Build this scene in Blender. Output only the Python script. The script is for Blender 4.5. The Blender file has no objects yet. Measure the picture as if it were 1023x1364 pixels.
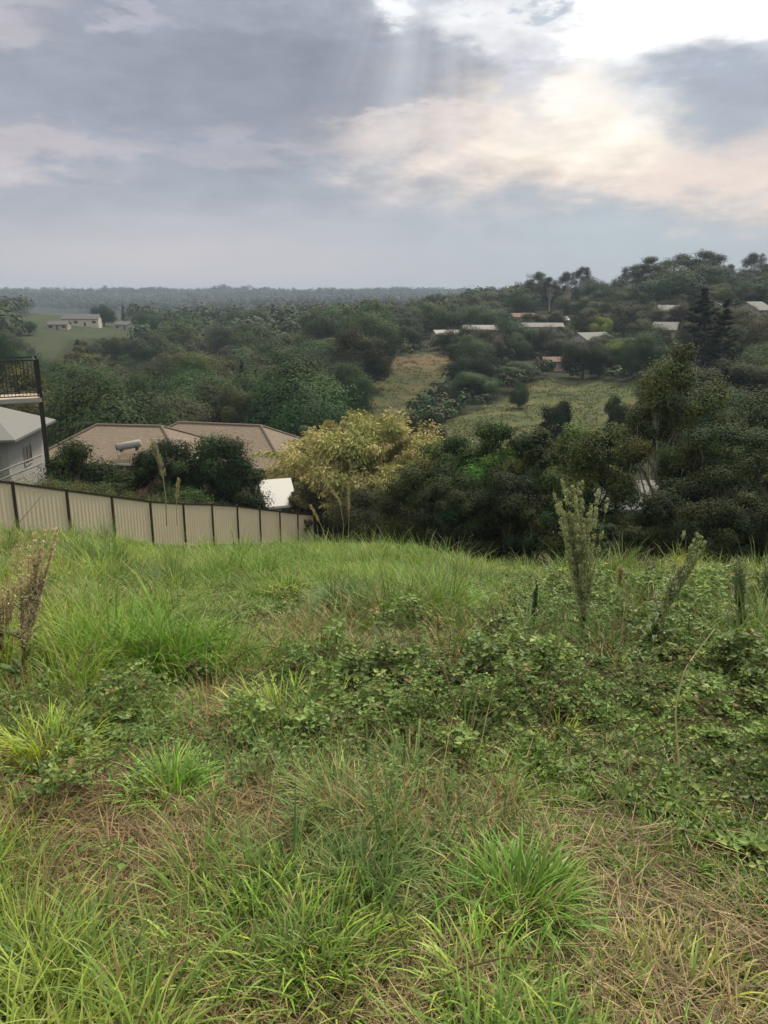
import bpy, math, random
import numpy as np
from mathutils import Vector
R = math.radians
SC = bpy.context.scene
COL = SC.collection

# ------------------------------------------------------------------ camera
PITCH = R(15.1); F = 1060.0; CP, SP = math.cos(PITCH), math.sin(PITCH)
cd = bpy.data.cameras.new('camera'); cam = bpy.data.objects.new('camera', cd); COL.objects.link(cam)
cam.location = (0, 0, 0); cam.rotation_euler = (R(90) - PITCH, 0, 0)
cd.sensor_fit = 'VERTICAL'; cd.sensor_height = 36.0; cd.lens = 36.0 * F / 1364.0
cd.clip_start = 0.05; cd.clip_end = 20000
SC.camera = cam

# ------------------------------------------------------------------ exposure, sun, sky
SC.view_settings.view_transform = 'Standard'; SC.view_settings.look = 'None'
SC.view_settings.gamma = 1.0; SC.view_settings.exposure = 0.2
try: SC.view_settings.use_curve_mapping = False
except Exception: pass
SC.cycles.max_bounces = 7; SC.cycles.transparent_max_bounces = 6
SC.cycles.diffuse_bounces = 3; SC.cycles.volume_bounces = 0
SUN_AZ, SUN_EL = R(26), R(50)      # azimuth from +Y towards +X
sl = bpy.data.lights.new('sun', 'SUN'); sl.energy = 4.0; sl.angle = R(10); sl.color = (1.0, 0.90, 0.74)
so = bpy.data.objects.new('sun', sl); COL.objects.link(so)
sd = Vector((math.sin(SUN_AZ) * math.cos(SUN_EL), math.cos(SUN_AZ) * math.cos(SUN_EL), math.sin(SUN_EL)))
so.rotation_euler = (-sd).to_track_quat('-Z', 'Y').to_euler()

class NT:
    """small helper for node trees"""
    def __init__(s, nt): s.nt = nt; nt.nodes.clear()
    def n(s, t, **kw):
        x = s.nt.nodes.new(t)
        for k, v in kw.items(): setattr(x, k, v)
        return x
    def l(s, a, b): s.nt.links.new(a, b)
    def put(s, sock, v):
        if isinstance(v, bpy.types.NodeSocket): s.l(v, sock)
        elif v is not None: sock.default_value = v
    def m(s, op, a, b=None, c=None, clamp=False):
        x = s.n('ShaderNodeMath', operation=op); x.use_clamp = clamp
        s.put(x.inputs[0], a)
        if b is not None: s.put(x.inputs[1], b)
        if c is not None: s.put(x.inputs[2], c)
        return x.outputs[0]
    def mix(s, f, a, b, bt='MIX'):
        x = s.n('ShaderNodeMix', data_type='RGBA', blend_type=bt)
        s.put(x.inputs[0], f)
        for i, v in ((6, a), (7, b)):
            if isinstance(v, (tuple, list)): v = (*v[:3], 1.0)
            s.put(x.inputs[i], v)
        return x.outputs[2]
    def noise(s, vec, scale, detail=4, rough=0.55, dist=0.0):
        x = s.n('ShaderNodeTexNoise'); s.put(x.inputs['Vector'], vec)
        x.inputs['Scale'].default_value = scale; x.inputs['Detail'].default_value = detail
        x.inputs['Roughness'].default_value = rough; x.inputs['Distortion'].default_value = dist
        return x.outputs[0]
    def ss(s, v, lo, hi):
        x = s.n('ShaderNodeMapRange', interpolation_type='SMOOTHSTEP')
        s.put(x.inputs[0], v); x.inputs[1].default_value = lo; x.inputs[2].default_value = hi
        return x.outputs[0]
    def comb(s, x, y, z=0.0):
        c = s.n('ShaderNodeCombineXYZ'); s.put(c.inputs[0], x); s.put(c.inputs[1], y); s.put(c.inputs[2], z); return c.outputs[0]

def srgb(r, g, b):
    f = lambda c: ((c / 255 + 0.055) / 1.055) ** 2.4 if c > 10 else c / 255 / 12.92
    return (f(r), f(g), f(b))

def ray(u, v):
    a = (u - 511.5) / F; b = (682 - v) / F; y = CP + b * SP
    return a / y, (-SP + b * CP) / y
def ae(u, v):
    """azimuth and elevation in degrees of a viewing direction"""
    x, z = ray(u, v)
    return math.degrees(math.atan(x)), math.degrees(math.atan(z / math.hypot(1, x)))

def build_world():
    w = bpy.data.worlds.new('World'); SC.world = w; w.use_nodes = True
    T = NT(w.node_tree)
    tc = T.n('ShaderNodeTexCoord'); sep = T.n('ShaderNodeSeparateXYZ'); T.l(tc.outputs['Generated'], sep.inputs[0])
    X, Y, Z = sep.outputs
    A = T.m('MULTIPLY', T.m('ARCTAN2', X, Y), 57.2958)
    E = T.m('MULTIPLY', T.m('ARCSINE', Z), 57.2958)
    # cloud texture stretched along the horizon
    v1 = T.comb(A, T.m('MULTIPLY', E, 2.3), 0.0)
    n_big = T.noise(v1, 0.075, 6, 0.55)
    v1b = T.comb(A, T.m('MULTIPLY', E, 2.6), 31.0)
    n_b2 = T.noise(v1b, 0.10, 7, 0.6)
    n_fine = T.noise(T.comb(A, T.m('MULTIPLY', E, 2.8), 9.0), 0.26, 8, 0.58)
    Ad = T.m('ADD', A, T.m('MULTIPLY', T.m('SUBTRACT', n_big, 0.5), 20.0))
    Ad = T.m('ADD', Ad, T.m('MULTIPLY', T.m('SUBTRACT', n_fine, 0.5), 6.5))
    Ed = T.m('ADD', E, T.m('MULTIPLY', T.m('SUBTRACT', n_b2, 0.5), 9.0))
    Ed = T.m('ADD', Ed, T.m('MULTIPLY', T.m('SUBTRACT', n_fine, 0.5), 3.6))
    def blob(u, v, su, sv, amp=1.0, d=True):
        a0, e0 = ae(u, v); sa, se = su / 18.5, sv / 18.5
        aa, ee = (Ad, Ed) if d else (A, E)
        p = T.m('POWER', T.m('ABSOLUTE', T.m('DIVIDE', T.m('SUBTRACT', aa, a0), sa)), 2.0)
        q = T.m('POWER', T.m('ABSOLUTE', T.m('DIVIDE', T.m('SUBTRACT', ee, e0), se)), 2.0)
        g = T.m('EXPONENT', T.m('MULTIPLY', T.m('ADD', p, q), -1.0))
        if d: g = T.ss(g, 0.0, 0.9)
        return T.m('MULTIPLY', g, amp, clamp=True)
    # base: pale mauve grey near the horizon, cooler grey above
    base = T.mix(T.ss(E, 0.0, 9.0), srgb(182, 182, 187), srgb(152, 158, 170))
    base = T.mix(blob(270, 350, 260, 45, 0.6, False), base, srgb(205, 194, 198))
    base = T.mix(blob(860, 320, 300, 60, 0.75, False), base, srgb(168, 182, 190))
    # dark cloud masses
    base = T.mix(T.m('MULTIPLY', T.ss(n_b2, 0.42, 0.72), 0.35), base, srgb(176, 176, 186))
    c = T.mix(blob(470, 110, 260, 85, 0.95), base, srgb(133, 137, 150))
    c = T.mix(blob(120, 90, 190, 70, 0.7), c, srgb(147, 151, 163))
    c = T.mix(blob(240, 190, 190, 40, 0.7), c, srgb(140, 146, 159))
    # peach streaks and lit cloud edges
    c = T.mix(blob(30, 195, 110, 26, 0.5), c, srgb(214, 200, 201))
    c = T.mix(blob(-10, 20, 80, 25, 0.4), c, srgb(218, 207, 207))
    c = T.mix(blob(330, 212, 140, 14, 0.25), c, srgb(205, 193, 198))
    c = T.mix(blob(220, 35, 40, 12, 0.35), c, srgb(205, 200, 208))
    c = T.mix(blob(540, 155, 90, 9, 0.5), c, srgb(226, 210, 208))
    c = T.mix(blob(790, 190, 260, 62, 1.0), c, srgb(234, 215, 198))
    c = T.mix(blob(960, 235, 170, 42, 0.9), c, srgb(230, 211, 198))
    c = T.mix(blob(560, 205, 120, 30, 0.35), c, srgb(222, 210, 206))
    c = T.mix(blob(760, 170, 110, 45, 0.9), c, srgb(250, 238, 220))
    # blown-out light through the gap
    c = T.mix(blob(880, -25, 190, 105, 1.0), c, (1.25, 1.24, 1.2))
    c = T.mix(blob(740, 30, 90, 50, 0.75), c, (1.1, 1.09, 1.06))
    c = T.mix(blob(540, -10, 45, 26, 0.8), c, (1.0, 1.0, 1.0))
    # grey cloud on the right, under the light
    c = T.mix(blob(985, 130, 110, 52, 0.95), c, srgb(160, 168, 180))
    c = T.mix(blob(700, 80, 40, 60, 0.55), c, srgb(182, 180, 192))
    c = T.mix(blob(700, -4, 26, 12, 0.9), c, srgb(178, 186, 198))
    # cloud relief
    rel = T.m('ADD', 1.0, T.m('MULTIPLY', T.m('SUBTRACT', n_fine, 0.5), 0.55))
    fade = T.ss(E, 1.0, 8.0)
    rel = T.m('ADD', 1.0, T.m('MULTIPLY', T.m('SUBTRACT', rel, 1.0), fade))
    vm = T.n('ShaderNodeVectorMath', operation='SCALE'); T.l(c, vm.inputs[0]); T.l(rel, vm.inputs['Scale']); c = vm.outputs[0]
    # crepuscular rays fanning from the hidden sun
    a0, e0 = ae(620, -420)
    ang = T.m('ARCTAN2', T.m('SUBTRACT', A, a0), T.m('SUBTRACT', e0, E))
    rn = T.noise(T.comb(T.m('MULTIPLY', ang, 7.0), 0.0, 4.0), 1.0, 3, 0.5)
    raym = T.m('MULTIPLY', T.ss(rn, 0.2, 0.95), T.m('ADD', T.m('ADD', blob(570, 60, 100, 110, 0.75, False), blob(760, 250, 230, 110, 0.32, False)), blob(200, 260, 300, 110, 0.10, False), clamp=True))
    c = T.mix(T.m('MULTIPLY', raym, 0.75), c, srgb(232, 236, 240))
    # brighter overcast overhead (outside the picture), duller opposite the sun
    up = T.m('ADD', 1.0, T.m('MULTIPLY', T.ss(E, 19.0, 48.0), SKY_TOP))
    c = T.mix(T.ss(E, 18.0, 36.0), c, (.46, .445, .40))
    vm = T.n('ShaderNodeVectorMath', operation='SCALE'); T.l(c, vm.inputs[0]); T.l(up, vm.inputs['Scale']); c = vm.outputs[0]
    sky = T.n('ShaderNodeTexSky', sky_type='NISHITA'); sky.sun_disc = False
    sky.sun_elevation = SUN_EL; sky.sun_rotation = SUN_AZ
    vm = T.n('ShaderNodeVectorMath', operation='SCALE'); T.l(c, vm.inputs[0]); vm.inputs['Scale'].default_value = 10.0
    fin = T.mix(0.95, sky.outputs[0], vm.outputs[0])
    bg = T.n('ShaderNodeBackground'); T.l(fin, bg.inputs[0]); bg.inputs[1].default_value = 0.1
    o = T.n('ShaderNodeOutputWorld'); T.l(bg.outputs[0], o.inputs[0])
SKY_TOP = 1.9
build_world()

# ------------------------------------------------------------------ numpy helpers
def rng(seed): return np.random.default_rng(seed)
def proj(x, y, z):
    d = y * CP - z * SP; up = y * SP + z * CP
    d = np.where(d < 0.05, 0.05, d)
    return 511.5 + F * x / d, 682 - F * up / d
def _hash(ix, iy, s):
    h = (ix.astype(np.int64) * 374761393 + iy.astype(np.int64) * 668265263 + s * 1442695041) & 0x7fffffff
    h = ((h ^ (h >> 13)) * 1274126177) & 0x7fffffff
    return ((h ^ (h >> 16)) & 0xffff) / 65535.0
def vnoise(x, y, s=0):
    ix, iy = np.floor(x), np.floor(y); fx, fy = x - ix, y - iy
    fx = fx * fx * (3 - 2 * fx); fy = fy * fy * (3 - 2 * fy)
    a = _hash(ix, iy, s); b = _hash(ix + 1, iy, s); c = _hash(ix, iy + 1, s); d = _hash(ix + 1, iy + 1, s)
    return (a * (1 - fx) + b * fx) * (1 - fy) + (c * (1 - fx) + d * fx) * fy
def fbm(x, y, s=0, o=4):
    t = 0; a = 0.5
    for k in range(o): t = t + a * vnoise(x * 2 ** k + 17.3 * k, y * 2 ** k - 9.1 * k, s + k); a *= 0.5
    return t / (1 - 0.5 ** o)
def sst(v, lo, hi):
    t = np.clip((v - lo) / (hi - lo), 0, 1); return t * t * (3 - 2 * t)

# ------------------------------------------------------------------ terrain
TR = np.array([0, 2.5, 5, 8, 12, 18, 25, 35, 46, 60, 80, 110, 150, 200, 260, 330, 420, 550, 750, 1000, 1500, 2200, 3200, 7000.])
TZ = np.array([
 [-1.6,-1.83,-2.1,-2.7,-3.45,-4.85,-6.65,-10.0,-13.8,-17,-20,-24,-27,-27,-24,-18.5,-12,-8.5,-14,-22,-24,4,11,-5],
 [-1.6,-1.85,-2.2,-2.95,-4.0,-5.7,-7.65,-11,-14.3,-17.5,-20,-23,-25,-25,-24,-21,-18,-17,-19,-22,-22,4,12,-5],
 [-1.6,-1.85,-2.22,-3.0,-4.05,-5.8,-7.8,-11,-14.5,-18,-21,-22,-21.5,-17.5,-14.5,-14,-13,-13,-14,-17,-18,5,13,-5],
 [-1.6,-1.86,-2.25,-3.05,-4.15,-6.25,-9,-12.5,-15.5,-18,-20,-20.5,-20,-17.5,-12.5,-8,-2,1,-2,-8,-14,3,9,-5],
 [-1.6,-1.86,-2.2,-2.85,-3.85,-6.1,-9.0,-12.8,-15.5,-17.5,-18,-17,-14,-9,-4,0,1,0,-3,-8,-8,0,-5,-20]])
TA = np.radians([-26, -13, 0, 13, 26])
_lr = np.linspace(0, math.log1p(7000), 1200)
_tab = []
for row in TZ:
    zz = np.interp(_lr, np.log1p(TR), row); k = np.exp(-np.linspace(-2, 2, 41) ** 2); k /= k.sum()
    _tab.append(np.convolve(np.pad(zz, 20, mode='edge'), k, mode='valid'))
_tab = np.array(_tab)
def ground(x, y):
    x = np.asarray(x, float); y = np.asarray(y, float)
    r = np.hypot(x, y); az = np.arctan2(x, y); azc = np.clip(az, TA[0], TA[-1] - 1e-6)
    f = (azc - TA[0]) / (TA[1] - TA[0]); i = np.clip(np.floor(f).astype(int), 0, 3); t = f - i; t = t * t * (3 - 2 * t)
    g = np.clip(np.log1p(r) / _lr[1], 0, 1198.999); j = np.floor(g).astype(int); s = g - j
    z = ((_tab[i, j] * (1 - s) + _tab[i, j + 1] * s) * (1 - t) + (_tab[i + 1, j] * (1 - s) + _tab[i + 1, j + 1] * s) * t)
    back = sst(np.abs(az), R(75), R(150)); z = z * (1 - back) + (-1.6 - 0.008 * r) * back
    z = z + (fbm(x * 0.9, y * 0.9, 5, 3) - 0.5) * 0.22 * sst(r, 1.0, 3.0)
    z = z + (fbm(x * 0.05, y * 0.05, 9, 3) - 0.5) * 3.0 * sst(r, 90, 220) + (fbm(x * 0.006, y * 0.006, 3, 4) - 0.5) * 30 * sst(r, 900, 2000)
    return z
def gz(x, y): return float(ground(np.array([x]), np.array([y]))[0])
def hit(u, v, r0=1.0, r1=5000.0):
    """where the line of sight through a photo point meets the ground"""
    a, b = ray(u, v); y = np.exp(np.linspace(math.log(r0), math.log(r1), 4000)); g = ground(a * y, y)
    k = np.argmax(g >= b * y)
    return a * y[k], y[k], g[k]
def inside(u, v, poly):
    u = np.asarray(u, float); v = np.asarray(v, float); c = np.zeros(u.shape, bool); n = len(poly)
    for i in range(n):
        x1, y1 = poly[i]; x2, y2 = poly[(i + 1) % n]
        if y1 == y2: continue
        c ^= ((y1 > v) != (y2 > v)) & (u < (x2 - x1) * (v - y1) / (y2 - y1) + x1)
    return c

# ------------------------------------------------------------------ mesh helpers
def nmesh(name, V, polys, cols=None, mats=(), mat_idx=None, smooth=False):
    """polys: list of integer arrays (n,k); V (N,3); cols (N,3) point colours"""
    me = bpy.data.meshes.new(name); V = np.ascontiguousarray(V, np.float32)
    me.vertices.add(len(V)); me.vertices.foreach_set('co', V.ravel())
    polys = [p for p in polys if len(p)]
    loops = np.concatenate([p.ravel() for p in polys]).astype(np.int32)
    tot = np.concatenate([np.full(len(p), p.shape[1]) for p in polys]); st = np.concatenate([[0], np.cumsum(tot)[:-1]]).astype(np.int32)
    me.loops.add(len(loops)); me.loops.foreach_set('vertex_index', loops)
    me.polygons.add(len(st)); me.polygons.foreach_set('loop_start', st)
    if mat_idx is not None: me.polygons.foreach_set('material_index', np.asarray(mat_idx, np.int32))
    if smooth is False: me.polygons.foreach_set('use_smooth', np.zeros(len(st), bool))
    if smooth is True: me.polygons.foreach_set('use_smooth', np.ones(len(st), bool))
    elif smooth is not False: me.polygons.foreach_set('use_smooth', np.asarray(smooth, bool))
    if cols is not None:
        at = me.color_attributes.new('Col', 'FLOAT_COLOR', 'POINT')
        at.data.foreach_set('color', np.concatenate([np.asarray(cols, np.float32), np.ones((len(V), 1), np.float32)], 1).ravel())
    for m in mats: me.materials.append(m)
    me.update(calc_edges=True)
    return me
def link(name, data, parent=None, label=None, cat=None, group=None, kind=None, loc=None):
    o = bpy.data.objects.new(name, data); COL.objects.link(o)
    if parent is not None: o.parent = parent
    if loc is not None: o.location = loc
    for k, v in (('label', label), ('category', cat), ('group', group), ('kind', kind)):
        if v: o[k] = v
    return o
def copy_tree(o, parent=None):
    kids = list(o.children); c = o.copy(); COL.objects.link(c); c.parent = parent
    for k in kids: copy_tree(k, c)
    return c
class Acc:
    """accumulates vertices/faces/colours"""
    def __init__(s): s.V = []; s.P = {}; s.C = []; s.M = {}; s.n = 0
    def add(s, V, P, C, mi=0):
        V = np.asarray(V, float).reshape(-1, 3); C = np.asarray(C, float)
        if C.ndim == 1: C = np.tile(C, (len(V), 1))
        for p in (P if isinstance(P, list) else [P]):
            p = np.asarray(p, int); s.P.setdefault(p.shape[1], []).append(p + s.n); s.M.setdefault(p.shape[1], []).append(np.full(len(p), mi))
        s.V.append(V); s.C.append(C); s.n += len(V)
    def mesh(s, name, mats, smooth=False):
        P = [np.concatenate(v) for v in s.P.values()]; M = np.concatenate([np.concatenate(v) for v in s.M.values()])
        return nmesh(name, np.concatenate(s.V), P, np.concatenate(s.C), mats, M, smooth)
def tube(path, rad, sides=6):
    """tapered tube along path (n,3) with radii (n,)"""
    path = np.asarray(path, float); rad = np.asarray(rad, float) * np.ones(len(path)); n = len(path)
    tg = np.gradient(path, axis=0); tg /= np.linalg.norm(tg, axis=1, keepdims=True) + 1e-9
    ref = np.where(np.abs(tg[:, 2:3]) > 0.9, [[1, 0, 0]], [[0, 0, 1]])
    a = np.cross(tg, ref); a /= np.linalg.norm(a, axis=1, keepdims=True) + 1e-9; b = np.cross(tg, a)
    th = np.arange(sides) / sides * 2 * math.pi
    V = path[:, None] + rad[:, None, None] * (np.cos(th)[None, :, None] * a[:, None] + np.sin(th)[None, :, None] * b[:, None])
    i = np.arange(n - 1)[:, None] * sides; j = np.arange(sides)[None]; k = (j + 1) % sides
    Q = np.stack([i + j, i + k, i + sides + k, i + sides + j], -1).reshape(-1, 4)
    V = V.reshape(-1, 3); c0 = len(V); V = np.concatenate([V, path[:1], path[-1:]])
    jj = np.arange(sides); kk = (jj + 1) % sides
    Tt = np.concatenate([np.stack([kk, jj, np.full(sides, c0)], 1), np.stack([(n - 1) * sides + jj, (n - 1) * sides + kk, np.full(sides, c0 + 1)], 1)])
    return V, [Q, Tt]
def unit(v): return v / (np.linalg.norm(v, axis=-1, keepdims=True) + 1e-9)
def leaves(acc, c, nrm, size, aspect, col, g, mi=0, along=None, fold=0.0):
    """a diamond leaf at every centre c, facing nrm (or running along 'along')"""
    n = len(c); rnd = unit(g.normal(size=(n, 3)))
    if along is None: u = unit(np.cross(nrm, rnd)); w = unit(np.cross(nrm, u))
    else: u = unit(along); w = unit(np.cross(u, nrm)); 
    s = (np.asarray(size) * np.ones(n))[:, None]; asp = aspect
    nn = unit(np.cross(u, w))
    V = np.stack([c - u * s * .5, c - u * s * .08 + w * s * asp * .5 - nn * s * fold, c + u * s * .5, c - u * s * .08 - w * s * asp * .5 - nn * s * fold], 1).reshape(-1, 3)
    acc.add(V, np.arange(n * 4).reshape(-1, 4), np.repeat(col, 4, 0), mi)
def blades(acc, base, length, width, az, lean, bend, col, tipcol, nseg=4, mi=0, twist=None):
    """curved tapering grass blades; lean = start angle from vertical, bend = extra angle at the tip"""
    n = len(base); t = np.linspace(0, 1, nseg + 1)
    ang = lean[:, None] + bend[:, None] * t[None] ** 1.3
    ds = (length / nseg)[:, None]; mid = (ang[:, 1:] + ang[:, :-1]) / 2
    h = np.concatenate([np.zeros((n, 1)), np.cumsum(np.sin(mid) * ds, 1)], 1); v = np.concatenate([np.zeros((n, 1)), np.cumsum(np.cos(mid) * ds, 1)], 1)
    P = base[:, None] + np.stack([h * np.cos(az)[:, None], h * np.sin(az)[:, None], v], -1)
    tw = az + math.pi / 2 if twist is None else az + math.pi / 2 + twist
    sd = np.stack([np.cos(tw), np.sin(tw), np.zeros(n)], -1)[:, None]
    wd = (width[:, None] * (1 - t[None] ** 2.2) * (0.55 + 0.45 * np.minimum(t[None] * 4, 1)))[..., None] * .5
    L = P - sd * wd; Rr = P + sd * wd
    V = np.concatenate([np.stack([L[:, :-1], Rr[:, :-1]], 2).reshape(n, -1, 3), P[:, -1:]], 1)
    m = 2 * nseg + 1; o = (np.arange(n) * m)[:, None]; k = np.arange(nseg - 1) * 2
    Q = np.stack([o + k, o + k + 1, o + k + 3, o + k + 2], -1).reshape(-1, 4)
    Tt = np.concatenate([o + 2 * nseg - 2, o + 2 * nseg - 1, o + 2 * nseg], 1)
    tt = np.concatenate([np.repeat(t[:-1], 2), [1.0]])[None, :, None]
    tt = np.clip((tt - 0.35) / 0.65, 0, 1)
    C = col[:, None] * (1 - tt) + tipcol[:, None] * tt
    acc.add(V.reshape(-1, 3), [Q, Tt], C.reshape(-1, 3), mi)

# ------------------------------------------------------------------ materials
def mat(name): 
    m = bpy.data.materials.new(name); m.use_nodes = True; return m, NT(m.node_tree)
def foliage_mat(name, trans=0.3, rough=0.55, spec=0.25, rand=0.25):
    m, T = mat(name); at = T.n('ShaderNodeAttribute', attribute_name='Col'); oi = T.n('ShaderNodeObjectInfo')
    c = T.mix(1.0, at.outputs['Color'], oi.outputs['Color'], 'MULTIPLY')
    r = T.m('ADD', 1 - rand / 2, T.m('MULTIPLY', oi.outputs['Random'], rand))
    vm = T.n('ShaderNodeVectorMath', operation='SCALE'); T.l(c, vm.inputs[0]); T.l(r, vm.inputs['Scale'])
    b = T.n('ShaderNodeBsdfPrincipled'); T.l(vm.outputs[0], b.inputs['Base Color']); b.inputs['Roughness'].default_value = rough
    b.inputs['Specular IOR Level'].default_value = spec
    t = T.n('ShaderNodeBsdfTranslucent'); c2 = T.mix(1.0, vm.outputs[0], (1.0, 1.0, 0.55), 'MULTIPLY'); T.l(c2, t.inputs[0])
    x = T.n('ShaderNodeMixShader'); x.inputs[0].default_value = trans; T.l(b.outputs[0], x.inputs[1]); T.l(t.outputs[0], x.inputs[2])
    o = T.n('ShaderNodeOutputMaterial'); T.l(x.outputs[0], o.inputs[0]); return m
def solid_mat(name, col, rough=0.7, var=0.15, scale=6.0, metal=0.0, bump=0.0, stretch=None, spec=0.4):
    m, T = mat(name); tc = T.n('ShaderNodeTexCoord'); vec = tc.outputs['Object']
    if stretch:
        mp = T.n('ShaderNodeMapping'); T.l(vec, mp.inputs[0]); mp.inputs['Scale'].default_value = stretch; vec = mp.outputs[0]
    nz = T.noise(vec, scale, 6, 0.6)
    c = T.mix(nz, tuple(x * (1 - var) for x in col), tuple(min(1, x * (1 + var)) for x in col))
    dirt = T.ss(T.noise(vec, scale * 0.3, 5, 0.7), 0.5, 0.75)
    c = T.mix(T.m('MULTIPLY', dirt, min(0.6, var * 1.6)), c, tuple(x * .55 for x in col))
    b = T.n('ShaderNodeBsdfPrincipled'); T.l(c, b.inputs['Base Color']); b.inputs['Roughness'].default_value = rough; b.inputs['Metallic'].default_value = metal
    b.inputs['Specular IOR Level'].default_value = spec
    if bump:
        bp = T.n('ShaderNodeBump'); bp.inputs['Strength'].default_value = bump; bp.inputs['Distance'].default_value = 0.02; T.l(nz, bp.inputs['Height']); T.l(bp.outputs[0], b.inputs['Normal'])
    o = T.n('ShaderNodeOutputMaterial'); T.l(b.outputs[0], o.inputs[0]); return m
def tile_mat(name, c1, c2, sx=3.0, sy=3.2):
    """roof tiles in courses (uses UV-free object coords)"""
    m, T = mat(name); tc = T.n('ShaderNodeTexCoord'); sp = T.n('ShaderNodeSeparateXYZ'); T.l(tc.outputs['Object'], sp.inputs[0])
    br = T.n('ShaderNodeTexBrick'); T.l(T.comb(T.m('ADD', sp.outputs[0], sp.outputs[1]), T.m('MULTIPLY', sp.outputs[2], 2.2)), br.inputs[0])
    br.inputs['Scale'].default_value = sx; br.inputs['Mortar Size'].default_value = 0.03; br.inputs['Color1'].default_value = (*c1, 1); br.inputs['Color2'].default_value = (*c2, 1)
    br.inputs['Mortar'].default_value = (c1[0] * .45, c1[1] * .45, c1[2] * .45, 1)
    nz = T.noise(tc.outputs['Object'], 1.2, 6, 0.65)
    c = T.mix(T.m('MULTIPLY', T.ss(nz, 0.4, 0.75), 0.55), br.outputs[0], (0.13, 0.12, 0.10))
    b = T.n('ShaderNodeBsdfPrincipled'); T.l(c, b.inputs['Base Color']); b.inputs['Roughness'].default_value = 0.85
    bp = T.n('ShaderNodeBump'); bp.inputs['Strength'].default_value = 0.6; bp.inputs['Distance'].default_value = 0.03; T.l(br.outputs[1], bp.inputs['Height']); bp.invert = True; T.l(bp.outputs[0], b.inputs['Normal'])
    o = T.n('ShaderNodeOutputMaterial'); T.l(b.outputs[0], o.inputs[0]); return m
M = {}
M['leaf'] = foliage_mat('tree_leaves', 0.12, 0.7, 0.12)
M['grass'] = foliage_mat('grass_blades', 0.30, 0.5, 0.22, 0.0)
M['bark'] = solid_mat('bark', (0.10, 0.08, 0.06), 0.9, 0.35, 14, bump=0.6)
M['palebark'] = solid_mat('pale_bark', (0.34, 0.31, 0.27), 0.8, 0.3, 9, bump=0.3)
M['post'] = solid_mat('dark_brown_steel', (0.035, 0.022, 0.015), 0.45, 0.2, 8)
M['panel'] = solid_mat('cream_steel', (0.60, 0.51, 0.38), 0.5, 0.10, 1.4, stretch=(1, 1, 0.35))
M['white'] = solid_mat('white_paint', (0.33, 0.32, 0.30), 0.8, 0.08, 2.5)
M['cream'] = solid_mat('cream_render', (0.50, 0.45, 0.37), 0.8, 0.10, 2.0)
M['greyroof'] = solid_mat('pale_grey_roof_metal', (0.15, 0.15, 0.145), 0.85, 0.10, 1.5, stretch=(1, 1, 1))
M['whiteroof'] = solid_mat('white_roof_metal', (0.27, 0.265, 0.25), 0.85, 0.08, 2.0)
M['darkroof'] = solid_mat('dark_roof_metal', (0.06, 0.055, 0.055), 0.6, 0.2, 1.5)
M['brick'] = solid_mat('brown_brick', (0.20, 0.12, 0.085), 0.85, 0.25, 5, bump=0.3)
M['tan'] = solid_mat('tan_wall', (0.36, 0.29, 0.22), 0.8, 0.15, 2)
M['tile'] = tile_mat('brown_roof_tiles', (0.23, 0.17, 0.115), (0.13, 0.10, 0.075))
M['tile_red'] = tile_mat('red_brown_roof_tiles', (0.17, 0.085, 0.06), (0.13, 0.07, 0.05))
M['cap'] = solid_mat('ridge_caps', (.13, .10, .075), .9, .3, 3)
M['gutter'] = solid_mat('pale_gutter', (.45, .42, .36), .6, .15, 2)
M['brightroof'] = solid_mat('bright_white_sheet', (.62, .61, .58), .6, .05, 2)
M['glass'] = solid_mat('window_glass', (0.03, 0.035, 0.04), 0.08, 0.1, 2, spec=0.8)
M['door'] = solid_mat('dark_door', (0.08, 0.05, 0.035), 0.5, 0.2, 4)
M['black'] = solid_mat('black_steel', (0.02, 0.018, 0.017), 0.5, 0.2, 8)
M['curtain'] = solid_mat('pale_curtain', (0.42, 0.42, 0.42), 0.85, 0.12, 9, stretch=(3, 3, .2))
M['flatgrey'] = solid_mat('concrete', (0.3, 0.29, 0.27), 0.85, 0.15, 4)

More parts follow.
